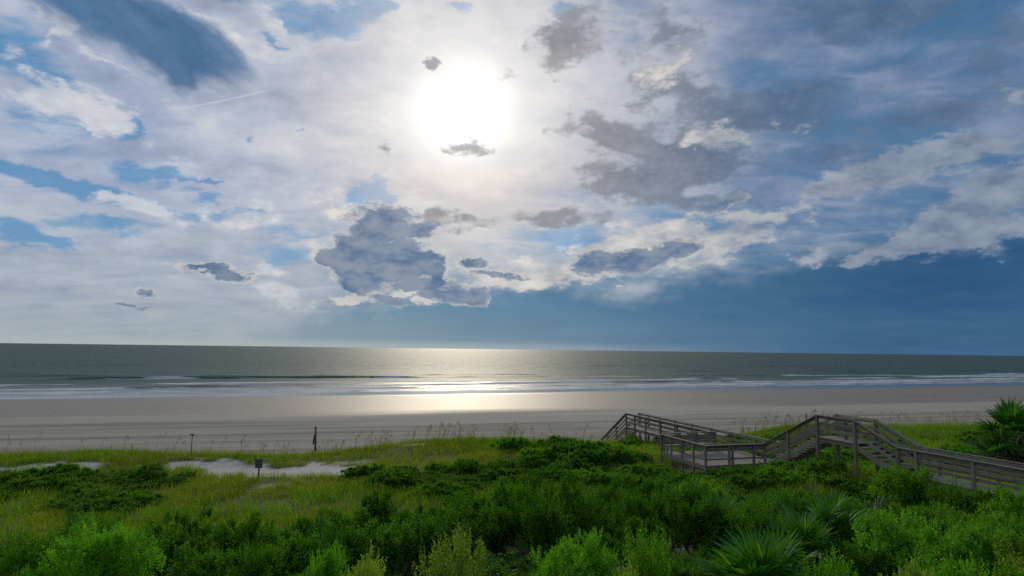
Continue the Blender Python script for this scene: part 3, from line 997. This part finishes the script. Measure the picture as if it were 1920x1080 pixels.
def shrub_meshes(seed, nsprig=430, per=13, leaf=0.06, width=0.024, height=1.35, lobes=11, spread=0.62, upright=0.8, sprig=0.20, low=False):
    """crown of leafy sprigs heaped in uneven lobes (radius about 1), and the stems that carry them"""
    r = np.random.default_rng(seed)
    th = r.uniform(0, 2 * np.pi, lobes)
    rad = np.sqrt(r.uniform(0.02, 1, lobes)) * spread
    lc = np.stack([rad * np.cos(th), rad * np.sin(th), height * (0.50 + 0.28 * r.uniform(size=lobes)) * (1 - 0.42 * rad ** 2)], 1)
    lr = r.uniform(0.30, 0.50, lobes)
    # each lobe carries knots of sprigs with gaps between them
    nk = max(5, nsprig // 9)
    kw = r.integers(0, lobes, nk)
    kd = unit(r.normal(size=(nk, 3)) + np.array([0, 0, 0.55]))
    kc = lc[kw] + kd * (lr[kw] * r.uniform(0.72, 1.12, nk))[:, None] * np.array([1, 1, 0.9])
    which = r.integers(0, nk, nsprig)
    dirs = unit(r.normal(size=(nsprig, 3)) * 0.6 + kd[which])
    base = kc[which] + dirs * (r.uniform(0.03, 0.13, nsprig))[:, None]
    if low:
        base[:, 2] *= 0.62
    base[:, 2] = np.maximum(base[:, 2], 0.03)
    ax = unit(dirs * 0.75 + np.array([0, 0, upright]) + r.normal(size=(nsprig, 3)) * 0.28)
    SL = sprig * r.uniform(0.6, 1.35, nsprig)
    t = np.tile(np.linspace(0.05, 1, per), (nsprig, 1)) + r.uniform(-0.03, 0.03, (nsprig, per))
    pb = base[:, None] + ax[:, None] * (t * SL[:, None])[..., None]
    e1 = unit(np.cross(ax, np.array([0.31, 0.77, 0.55]))); e2 = np.cross(ax, e1)
    ph = (np.arange(per) * 2.4)[None] + r.uniform(0, 6.28, (nsprig, 1))
    rd = e1[:, None] * np.cos(ph)[..., None] + e2[:, None] * np.sin(ph)[..., None]
    la = unit(ax[:, None] * (0.35 + 0.75 * t[..., None]) + rd * 0.85 + r.normal(size=(nsprig, per, 3)) * 0.15)
    n = nsprig * per
    ll = leaf * r.uniform(0.65, 1.3, n) * (1.1 - 0.35 * t.ravel())
    V, F = leaf_quads(pb.reshape(-1, 3), la.reshape(-1, 3), ll, ll * (width / leaf) * r.uniform(0.8, 1.25, n), r)
    # loose inner leaves keep the heart of the bush dense
    ni = n // 4
    w2 = r.integers(0, lobes, ni)
    ib = lc[w2] + unit(r.normal(size=(ni, 3))) * (lr[w2] * 0.85 * r.uniform(size=ni) ** (1 / 3))[:, None]
    if low:
        ib[:, 2] *= 0.62
    ib[:, 2] = np.maximum(ib[:, 2], 0.02)
    V2, F2 = leaf_quads(ib, unit(r.normal(size=(ni, 3)) + np.array([0, 0, 0.5])), leaf * r.uniform(1.0, 1.6, ni), width * r.uniform(1.2, 2.0, ni), r)
    crown = mesh_from('crown', np.concatenate([V, V2]), np.concatenate([F, F2 + len(V)]))
    # stems
    SV, SF = [], []
    for c in lc:
        c = c * np.array([1, 1, 0.62 if low else 1.0])
        a = np.array([c[0] * 0.12, c[1] * 0.12, -0.25])
        pts = [a, a * 0.3 + c * 0.45 + r.normal(size=3) * 0.05, c]
        radii = [0.035, 0.022, 0.008]
        o = len(SV)
        for p, rr in zip(pts, radii):
            for j in range(5):
                SV.append(p + rr * np.array([math.cos(j * 1.2566), math.sin(j * 1.2566), 0]))
        for i in range(2):
            for j in range(5):
                SF.append((o + i * 5 + j, o + i * 5 + (j + 1) % 5, o + (i + 1) * 5 + (j + 1) % 5, o + (i + 1) * 5 + j))
    stems = mesh_from('stem', np.array(SV), np.array(SF, dtype=np.int32), True)
    return crown, stems


PROTO = {
    'evergreen': [shrub_meshes(100 + i, 560, 12, 0.066, 0.030, 1.25, 11, 0.66) for i in range(6)],
    'sprig': [shrub_meshes(200 + i, 480, 14, 0.066, 0.022, 1.35, 12, 0.60, 1.2, 0.28) for i in range(3)],
    'round': [shrub_meshes(300 + i, 1500, 13, 0.050, 0.020, 1.45, 16, 0.58, 0.9, 0.16) for i in range(2)],
    'low': [shrub_meshes(400 + i, 420, 10, 0.085, 0.045, 1.0, 13, 0.68, 0.5, 0.15, True) for i in range(4)],
}
for lst in PROTO.values():
    for crown, stems in lst:
        crown.materials.append(ML_DARK)
        stems.materials.append(M_BARK)


def shrub(name, kind, i, x, y, rx, h, mat, label, group=None, ry=None, stem=True, cat='shrub', sink=0.1):
    """h: height of the top above ground; rx: radius"""
    crown, stems = PROTO[kind][i % len(PROTO[kind])]
    key = (kind, i % len(PROTO[kind]))
    top = TOPS.setdefault(key, float(np.percentile([v.co.z for v in crown.vertices], 96)))
    t = empty(name, (x, y, G(x, y) - sink), random.uniform(0, 6.28))
    t.scale = (rx, ry or rx, (h + sink) / top)
    tag(t, label, cat, group)
    o = link('crown', crown, None, t)
    o.material_slots[0].link = 'OBJECT'
    o.material_slots[0].material = mat
    if stem:
        link('stem', stems, None, t)
    return t


TOPS = {}


def walk_clear(x, y, pad=0.7):
    """False on the boardwalk"""
    v = Vector((x, y, 0)) - WALK_0
    s, o = v.dot(WALK_D), v.dot(WALK_N)
    if -18 < s < 29 and -pad < o < WIDTH + pad: return False
    if S_B1 - pad < s < S_B1 + 4.75 + pad and -3.85 - pad < o < WIDTH + pad: return False
    return True


def walk_side(x, y):
    return (Vector((x, y, 0)) - WALK_0).dot(WALK_N)


def px_x(x, y):                 # tangent of the bearing
    return x / max(y, 0.1)


# ------------------------------------------------------------------ singled-out bushes near the house
TAKEN = []


def feature(label, kind, i, x, y, r, top_z, mat, name='shrub', group=None):
    shrub(name, kind, i, x, y, r, top_z + (RAISE if y < 14.5 and x > -9 else 0.0) - G(x, y), mat, label, group, sink=0.0)
    TAKEN.append((x, y, r * 0.85))


RAISE = 0.22
feature('large round lime-green shrub, brightest of the left-hand thicket, domed and dense', 'round', 0, -9.3, 15.0, 1.30, 6.12, ML_LIME, 'round_shrub')
feature('small lime-green shrub nestled against the side of the large round lime one', 'round', 1, -10.35, 14.2, 0.55, 5.45, ML_LIME, 'round_shrub')
feature('broad bright green feathery shrub with a scalloped top, in front of the dark thicket', 'round', 1, 1.55, 14.6, 1.15, 6.15, ML_LIME, 'feathery_shrub')
feature('yellow-green shrub rising to a single pointed top, low before the dark thicket', 'sprig', 0, -1.05, 14.1, 0.85, 6.08, ML_YELLOW, 'pointed_shrub')
feature('low yellowish shrub with pale twig tips, beside the pointed yellow-green shrub', 'sprig', 1, -2.75, 13.3, 0.75, 5.85, ML_YELLOW, 'twiggy_shrub')
feature('small fresh-green shrub left of the yellowish twiggy one, half sunk in dark leaves', 'round', 0, -3.95, 14.0, 0.55, 5.80, ML_LIME, 'small_shrub')
feature('sparse olive-green shrub with loose upright sprigs, next to the fan palmetto', 'sprig', 2, 3.15, 14.2, 0.75, 6.15, ML_MID, 'sparse_shrub')
feature('straggly shrub with thin yellowing shoots beside the loose olive one', 'sprig', 0, 2.45, 13.0, 0.6, 5.75, ML_YELLOW, 'straggly_shrub')
feature('glossy green shrub heaped in clumps, below the near end of the boardwalk', 'evergreen', 1, 10.5, 17.0, 1.35, 6.10, ML_LIME, 'clumped_shrub')
feature('lower bright green shrub leaning against the clumped glossy one', 'evergreen', 3, 11.9, 16.6, 0.95, 5.85, ML_LIME, 'leaning_shrub')
for i, (x, y, r, tz, mt, lab) in enumerate((
        (6.7, 13.4, 0.85, 5.95, ML_LIME, 'fresh green shrub with crinkled top just seaward of the fan palmetto'),
        (7.9, 13.0, 0.95, 5.85, ML_YELLOW, 'yellow-green shrub between two fresh green ones, twigs showing'),
        (9.2, 13.5, 0.9, 5.95, ML_LIME, 'dense fresh-green shrub in front of the clumped glossy shrub'),
        (10.4, 13.2, 0.9, 5.95, ML_MID, 'olive-green shrub with pale new shoots beside the dense fresh-green one'),
        (11.3, 14.2, 0.9, 5.80, ML_YELLOW, 'pale yellow-green shrub at the outer edge of the right-hand thicket'))):
    feature(lab, ('sprig', 'evergreen')[i % 2], i, x, y, r, tz, mt, 'fresh_shrub')


# ------------------------------------------------------------------ fan palms
def frond_mesh(seed, n=34, length=0.95, petiole=0.7, arc=150, droop=0.25, width=0.045):
    """one fan leaf along +X: stalk, then pleated blades spread in a fan"""
    r = np.random.default_rng(seed)
    V, F = [], []

    def strip(pts, wid, side):
        o = len(V)
        for p, w in zip(pts, wid):
            V.append(p - side * w); V.append(p + side * w)
        for i in range(len(pts) - 1):
            F.append((o + 2 * i, o + 2 * i + 1, o + 2 * i + 3, o + 2 * i + 2))
    hub = np.array([petiole, 0, 0.0])
    strip([np.array([0, 0, 0.0]), np.array([petiole * 0.5, 0, 0.02]), hub], [0.018, 0.013, 0.010], np.array([0, 1.0, 0]))
    strip([np.array([0, 0, -0.01]), np.array([petiole * 0.5, 0, 0.01]), hub], [0.012, 0.010, 0.008], np.array([0, 0, 1.0]))
    for i in range(n):
        a = R(-arc + 2 * arc * (i + 0.5) / n) + r.normal() * 0.03
        L = length * (0.72 + 0.28 * math.cos(a * 0.8)) * r.uniform(0.88, 1.08)
        d = np.array([math.cos(a), math.sin(a), 0.10 + 0.25 * (1 - math.cos(a)) * 0.5])
        s = np.array([-math.sin(a), math.cos(a), 0.35 * (1 if i % 2 else -1)])
        w = width * length
        dr = droop * r.uniform(0.5, 1.5)
        pts = [hub + d * L * t - np.array([0, 0, dr * L * t ** 2.6]) for t in (0.02, 0.35, 0.7, 1.0)]
        strip(pts, [w * 0.3, w, w * 0.62, 0.002], s)
    return mesh_from('frond', np.array(V), np.array(F, dtype=np.int32))


FROND = [frond_mesh(i, 30 + 2 * i, 0.9, 0.75, 140 + 8 * i, 0.18 + 0.05 * i) for i in range(3)]
FROND_D = [frond_mesh(20 + i, 22, 0.85, 0.6, 120, 1.1, 0.035) for i in range(2)]
for f in FROND: f.materials.append(ML_PALM)
for f in FROND_D: f.materials.append(ML_DEAD)


def fan_plant(name, label, x, y, h, trunk_h, nf, size, group=None, dead=0, cat='palm', seed=0, lean=(0, 0), z0=None):
    r = random.Random(seed)
    t = empty(name, (x, y, (G(x, y) if z0 is None else z0)))
    tag(t, label, cat, group)
    top = Vector((lean[0], lean[1], trunk_h))
    n = max(3, int(trunk_h / 0.12))
    pts = [Vector((top.x * (i / n) ** 1.5, top.y * (i / n) ** 1.5, -0.3 + (trunk_h + 0.3) * i / n)) for i in range(n + 1)]
    link('trunk', tube_mesh('trunk', pts, [(0.17 if i % 2 else 0.14) * (0.9 if size < 1 else 1.1) for i in range(n + 1)], 9), M_BARK, t)
    for i in range(nf):
        me = FROND[r.randrange(3)]
        o = link('frond', me, None, t)
        u = (i + 0.5) / nf
        el_ = R(84 - 92 * u ** 1.15 + r.uniform(-8, 8))
        az_ = i * 2.39996 + r.uniform(-0.25, 0.25)
        o.location = top + Vector((0, 0, -0.10 * u * (trunk_h + 0.3)))
        o.rotation_euler = (r.uniform(-0.5, 0.5), -el_, az_)
        sc = size * r.uniform(0.85, 1.1)
        o.scale = (sc, sc, sc)
    for i in range(dead):
        o = link('dead_frond', FROND_D[i % 2], None, t)
        o.location = top + Vector((0, 0, -0.15 - 0.25 * r.random()))
        o.rotation_euler = (r.uniform(-0.6, 0.6), R(r.uniform(-22, 58)), i * 2.4 + r.uniform(-0.3, 0.3))
        sc = size * r.uniform(0.8, 1.05)
        o.scale = (sc, sc, sc)
        if i == 0: o['label'] = 'drooping dead brown frond'
    return t


fan_plant('palmetto', 'largest fan palmetto, a wide green fan facing the house, low in the thicket', 5.45, 14.1, 1.8, 0.95, 15, 1.05, cat='palmetto', seed=1, dead=2)
TAKEN.append((5.45, 14.1, 1.2))
PALMETTO = ('dark fan palmetto with one dead frond, heart of the drift below the stair', 'palmetto with upright fans just below the foot of the landward stair',
            'palmetto between the clumped glossy shrub and the largest fan palmetto', 'palmetto with one dead frond, outermost of the drift towards the knoll',
            'palmetto below the crest landing posts, half hidden in grass', 'small palmetto tucked beside the near walkway shrubs',
            'smallest palmetto with a dead frond, closest to the seaward stair', 'palmetto shoulder to shoulder with the largest fan palmetto')
for i, (x, y, th, sz) in enumerate(((9.7, 19.8, 0.8, 1.0), (10.8, 21.4, 0.75, 1.0), (8.3, 18.4, 0.7, 0.95), (7.0, 21.4, 0.7, 0.9),
                                    (9.0, 22.8, 0.6, 0.95), (12.4, 22.0, 0.6, 0.9), (10.3, 24.0, 0.5, 0.85), (6.9, 16.6, 0.6, 0.85))):
    fan_plant('palmetto', PALMETTO[i], x, y, 1.5, th, 12, sz,
              'palmettos drifting below the boardwalk stair', 1 if i % 3 == 0 else 0, 'palmetto', 10 + i)
    TAKEN.append((x, y, 0.75))
fan_plant('cabbage_palm', 'shaggy fan palm with brown dead skirt standing beyond the boardwalk', 30.3, 38.6, 3.4, 2.1, 13, 1.45, None, 46, 'palm', 50, (0.15, 0))
fan_plant('cabbage_palm', 'fuller green fan palm beside the shaggy one, its crown touching it', 33.2, 38.4, 3.5, 2.3, 22, 1.45, None, 20, 'palm', 51, (-0.1, 0.1))
fan_plant('cabbage_palm', 'low brown-tinged fan palm crouching at the foot of the shaggy palm', 29.2, 38.0, 2.0, 0.9, 14, 1.2, None, 18, 'palm', 52)
TAKEN += [(30.3, 38.6, 1.2), (33.2, 38.4, 1.2), (29.2, 38.0, 0.9)]


# ------------------------------------------------------------------ thicket of evergreen shrubs
def scatter(n, xr, yr, rmin, ok, seed, tries=30):
    r = np.random.default_rng(seed)
    pts = []
    grid = {}
    for _ in range(n * tries):
        if len(pts) >= n: break
        x, y = r.uniform(*xr), r.uniform(*yr)
        if abs(px_x(x, y)) > 0.9: continue
        if not ok(x, y): continue
        gx, gy = int(x / rmin), int(y / rmin)
        if any((x - a) ** 2 + (y - b) ** 2 < rmin * rmin for i in (-1, 0, 1) for j in (-1, 0, 1) for a, b in grid.get((gx + i, gy + j), ())):
            continue
        grid.setdefault((gx, gy), []).append((x, y))
        pts.append((x, y))
    return pts


def free(x, y):
    return all((x - a) ** 2 + (y - b) ** 2 > q * q for a, b, q in TAKEN)


def thicket_far(x, y):         # how far out the tall thicket reaches, by bearing
    b = px_x(x, y)
    pts_b = [-0.9, -0.55, -0.35, -0.2, -0.05, 0.1, 0.25, 0.4, 0.55, 0.9]
    pts_y = [19.0, 19.2, 20.0, 22.5, 24.8, 26.0, 26.0, 25.0, 22.5, 20.5]
    return float(np.interp(b, pts_b, pts_y)) + 2.2 * (float(vnoise(x, y, 61, 3, 0.25)) - 0.5)


LANDMARKS = ((-9.3, 15.0, 'beside the large round lime-green shrub'), (1.55, 14.6, 'behind the broad bright feathery shrub'),
             (-1.05, 14.1, 'behind the pointed yellow-green shrub'), (5.45, 14.1, 'around the largest fan palmetto'),
             (10.5, 17.0, 'around the clumped glossy shrub'), (9.6, 20.5, 'among the drift of palmettos'),
             (15.5, 21.5, 'pressed up to the near boardwalk railing'))


def place_words(x, y):
    best = min(LANDMARKS, key=lambda q: (q[0] - x) ** 2 + (q[1] - y) ** 2)
    if (best[0] - x) ** 2 + (best[1] - y) ** 2 < 2.6 ** 2: return best[2]
    if y > thicket_far(x, y) - 2.0: return 'edging the thicket beside the ' + ('grassy dune' if x < 6 else 'slope below the platform')
    if x < -5: return 'deep in the thicket near the sandy hollow'
    if x < 5: return 'deep in the middle of the thicket'
    return 'deep in the thicket on the boardwalk side'


# a dense rank hides the underside of the near walkway
for i, s_ in enumerate((-3.4, -4.6, -5.9, -7.1, -8.3, -9.5, -10.8)):
    q = W(s_, -1.55 - 0.35 * (i % 2), 0)
    shrub('evergreen_shrub', ('evergreen', 'sprig')[i % 3 == 2], i, q.x, q.y, 1.05, 5.75 + 0.22 * math.sin(i * 2.1) - G(q.x, q.y), ML_MID,
          ('full green shrub at the foot of the landward stair, hiding its stringer', 'rounded green shrub beside the first near-walkway post past the stair',
           'feathery green shrub crowding the near walkway between two rounder ones', 'green shrub rising to deck level midway along the near walkway',
           'green shrub touching the near walkway railing, lower than its neighbours', 'second feathery green shrub crowding the near walkway',
           'last green shrub crowding the near walkway on the house side')[i], 'shrubs crowding the near walkway', sink=0.0)
    TAKEN.append((q.x, q.y, 0.8))
pts = scatter(260, (-20, 20), (11.2, 28), 1.30, lambda x, y: y < thicket_far(x, y) and walk_clear(x, y, 0.9) and free(x, y), 5)
for i, (x, y) in enumerate(pts):
    n1 = float(vnoise(x, y, 65, 3, 0.3))
    r = random.uniform(0.8, 1.25)
    back = thicket_far(x, y) - y
    wall = float(sstep(back, 7.0, 4.0))                   # the taller rank along the seaward side
    h = (0.75 + 0.75 * wall + 0.9 * (n1 - 0.3)) * random.uniform(0.62, 1.25)
    if y < 15.5: h = min(h, 1.05)
    if x > 9.5 and y > 17: h = 1.45 + 0.5 * n1
    kind = 'sprig' if n1 > 0.60 else 'evergreen'
    where = place_words(x, y)
    look = ('tall ' if h > 1.65 else 'low ' if h < 0.95 else '') + ('broad ' if r > 1.1 else 'slender ' if r < 0.92 else '') + ('feathery ' if kind == 'sprig' else 'leafy ')
    if random.random() < 0.13 or (x > 10 and y > 16):
        shrub('evergreen_shrub', kind, i, x, y, r, h, ML_MID, look + 'paler mid-green shrub ' + where, 'paler shrubs ' + where)
    else:
        shrub('evergreen_shrub', kind, i, x, y, r, h, ML_DARK, look + 'dark evergreen shrub ' + where, 'dark shrubs ' + where)


# ------------------------------------------------------------------ low mounds of creeping shrub on the dunes
def mound_ok(x, y):
    if not walk_clear(x, y, 0.5) or not free(x, y): return False
    if bare(x, y) > 0.3 or toe_v(x, y) > -3.5: return False
    if y < thicket_far(x, y) + 0.6: return False
    m = float(vnoise(x, y, 71, 3, 0.16))
    b = px_x(x, y)
    if x < 0: return (m > 0.50 and 26.5 < y < 37.5) or (y < 30 and m > 0.66)
    if x < 9: return m > 0.47 and 31 < y < 44
    return m > (0.50 if walk_side(x, y) > 0 else 0.55)


pts = scatter(215, (-34, 44), (22, 52), 1.05, mound_ok, 9)
for i, (x, y) in enumerate(pts):
    if x < -9 and y > 33: wh = 'just landward of the bare sand hollow'
    elif x < -9: wh = 'on the grassy flat landward of the notice sign'
    elif x < 0: wh = 'on the grassy dune between thicket and timber post'
    elif x < 9 and y > 35: wh = 'on the round knoll beside the seating platform'
    elif x < 9: wh = 'on the slope below the round knoll'
    elif y < 40 and walk_side(x, y) < 0: wh = 'at the foot of the boardwalk stair'
    else: wh = 'on the dune beyond the boardwalk, towards the palms'
    mr, mh = random.uniform(0.9, 1.7), random.uniform(0.35, 0.75)
    size = ('broad ' if mr > 1.4 else 'small ' if mr < 1.12 else '') + ('flat ' if mh < 0.46 else 'domed ' if mh > 0.64 else '')
    shrub('low_mound_shrub', 'low', i, x, y, mr, mh * (1.15 if 0 < x < 8 else 1.0), ML_MID if (x > 0 and i % 5 < 3) else ML_COVER,
          size + ('fresh-green' if (x > 0 and i % 5 < 3) else 'dark green') + ' creeping shrub mound ' + wh, ('fresh' if (x > 0 and i % 5 < 3) else 'dark') + ' creeping shrubs ' + wh, ry=random.uniform(0.7, 1.2), stem=(y < 34))


# ------------------------------------------------------------------ grasses (nobody could count them)
def blades(name, pts, hgt, per, width, lean, mat, seed, label, spread=0.12):
    r = np.random.default_rng(seed)
    P = np.repeat(np.asarray(pts, float), per, 0)
    H = np.repeat(np.asarray(hgt, float), per) * r.uniform(0.55, 1.2, len(P))
    n = len(P)
    P = P + np.stack([r.normal(0, spread, n), r.normal(0, spread, n), np.zeros(n)], 1)
    P[:, 2] = ground_z(P[:, 0], P[:, 1]) - 0.02
    a = r.uniform(0, 6.283, n)
    d = np.stack([np.cos(a), np.sin(a), np.zeros(n)], 1)
    b = r.uniform(0, 6.283, n)
    s = np.stack([np.cos(b), np.sin(b), np.zeros(n)], 1) * (width * r.uniform(0.7, 1.3, n))[:, None]
    ln = lean * r.uniform(0.2, 1.3, n)
    up = np.array([0, 0, 1.0])
    m = P + d * (H * ln * 0.3)[:, None] + up * (H * 0.6)[:, None]
    t = P + d * (H * ln)[:, None] + up * (H * (1.0 - 0.25 * ln))[:, None]
    V = np.stack([P - s, P + s, m + s * 0.7, m - s * 0.7, t], 1).reshape(-1, 3)
    o = np.arange(n)[:, None] * 5
    me = mesh_from(name, V, [(o + np.array([0, 1, 2, 3])).astype(np.int32), (o + np.array([3, 2, 4])).astype(np.int32)])
    return tag(link(name, me, mat), label, 'grass', kind='stuff')


def field_points(n, xr, yr, dens, seed):
    r = np.random.default_rng(seed)
    x = r.uniform(*xr, n); y = r.uniform(*yr, n)
    keep = (np.abs(x / y) < 0.9) & (r.uniform(size=n) < dens(x, y))
    v = np.stack([x, y], 1) - np.array([WALK_0.x, WALK_0.y])
    s = v @ np.array([WALK_D.x, WALK_D.y]); o = v @ np.array([WALK_N.x, WALK_N.y])
    plat = (s > S_B1 - 0.1) & (s < S_B1 + 4.85) & (o > -3.95) & (o < WIDTH + 0.1)
    keep &= ~plat
    x, y = x[keep], y[keep]
    return np.stack([x, y, ground_z(x, y)], 1)


def d_grass(x, y):
    lim = np.interp(x / y, [-0.9, -0.35, -0.05, 0.25, 0.55, 0.9], [17.5, 18.5, 22.5, 23.5, 20, 18.5])
    return (1 - bare(x, y)) * sstep(y, lim, lim + 2.5) * (0.35 + 0.65 * sstep(vnoise(x, y, 81, 3, 0.35), 0.3, 0.55))


p = field_points(85000, (-42, 52), (18, 60), d_grass, 31)
far_k = np.clip(p[:, 1] / 30.0, 0.8, 1.8)
blades('dune_grass', p, 0.36 + 0.22 * vnoise(p[:, 0], p[:, 1], 83, 3, 0.3), 7, 0.011, 0.75, ML_GRASS, 32, 'yellow-green dune grass spread over the dunes', 0.16)


def d_lush(x, y):
    m = sstep(vnoise(x, y, 85, 3, 0.2), 0.48, 0.62) * (1 - bare(x, y)) * sstep(y, 21, 24)
    r_ = sstep(x, 7, 10) * sstep(y, 18, 21)
    return np.clip(m * 0.8 + r_ * 0.8, 0, 1) * (1 - bare(x, y))


p = field_points(26000, (-42, 52), (18, 58), d_lush, 35)
blades('lush_grass', p, 0.45 + 0.3 * vnoise(p[:, 0], p[:, 1], 87, 3, 0.3), 7, 0.013, 0.7, ML_LUSH, 36, 'taller fresh green grass in drifts among the dune grass', 0.14)


def d_edge(x, y):              # tufts on the foredune, thinning to sand
    t = toe_v(x, y)
    return sstep(t, -7, -3) * sstep(t, -0.2, -1.8) * sstep(vnoise(x, y, 89, 3, 0.3), 0.36, 0.58)


p = field_points(30000, (-45, 55), (34, 64), d_edge, 37)
blades('foredune_grass', p, 0.5 + 0.35 * vnoise(p[:, 0], p[:, 1], 91, 2, 0.3), 7, 0.012, 0.6, ML_GRASS, 38, 'tufted grass along the seaward edge of the dune', 0.12)


# ------------------------------------------------------------------ sea oats: tall stalks with drooping seed heads
def sea_oats(pts, seed):
    r = np.random.default_rng(seed)
    n = len(pts)
    H = r.uniform(0.8, 1.55, n)
    a = r.normal(0.3, 0.9, n)
    d = np.stack([np.cos(a), 0.4 * np.sin(a), np.zeros(n)], 1)
    base = np.array(pts); base[:, 2] = ground_z(base[:, 0], base[:, 1])
    up = np.array([0, 0, 1.0])
    ln = r.uniform(0.05, 0.28, n)
    P = [base, base + up * (H * 0.6)[:, None] + d * (H * ln * 0.35)[:, None], base + up * H[:, None] + d * (H * ln)[:, None]]
    w = 0.011
    V, F = [], []
    side = np.stack([-d[:, 1] + 0.8, d[:, 0] * 0.3, np.zeros(n)], 1) * w
    st = np.stack([P[0] - side, P[0] + side, P[1] + side, P[1] - side, P[2] + side, P[2] - side], 1).reshape(-1, 3)
    o = np.arange(n)[:, None] * 6
    f1 = o + np.array([0, 1, 2, 3]); f2 = o + np.array([3, 2, 4, 5])
    # seed head: overlapping drops hanging off the tip
    heads, off = [], []
    nh = 7
    for j in range(nh):
        u = j / (nh - 1)
        c = P[2] + d * (0.16 * u) + up * (0.10 * (1 - u) - 0.26 * u * u * 0.5) + r.normal(0, 0.012, (n, 3))
        ax = unit(d * 0.7 - up * (0.2 + 0.9 * u) + r.normal(0, 0.25, (n, 3)))
        v, f = leaf_quads(c, ax, r.uniform(0.09, 0.15, n), r.uniform(0.03, 0.055, n), r)
        heads.append(v); off.append(f)
    V = [st] + heads
    Fs = [f1, f2]
    b = len(st)
    for v, f in zip(heads, off):
        Fs.append(f + b); b += len(v)
    me = mesh_from('sea_oats', np.concatenate(V), np.concatenate(Fs).astype(np.int32))
    tag(link('sea_oats', me, ML_OATS), 'tall straw-coloured sea oats nodding along the dune crest', 'sea oats', kind='stuff')


def d_oats(x, y):
    t = toe_v(x, y)
    m = sstep(t, -8, -5) * sstep(t, -0.6, -2)
    b = x / y
    dens = 0.16 + 0.84 * sstep(b, -0.32, -0.24) * sstep(b, 0.10, 0.04) + 0.55 * sstep(b, 0.34, 0.38) + 0.1 * sstep(b, -0.5, -0.4)
    return m * dens * sstep(vnoise(x, y, 93, 3, 0.5), 0.36, 0.6)


sea_oats(field_points(9000, (-45, 55), (34, 64), d_oats, 41), 42)
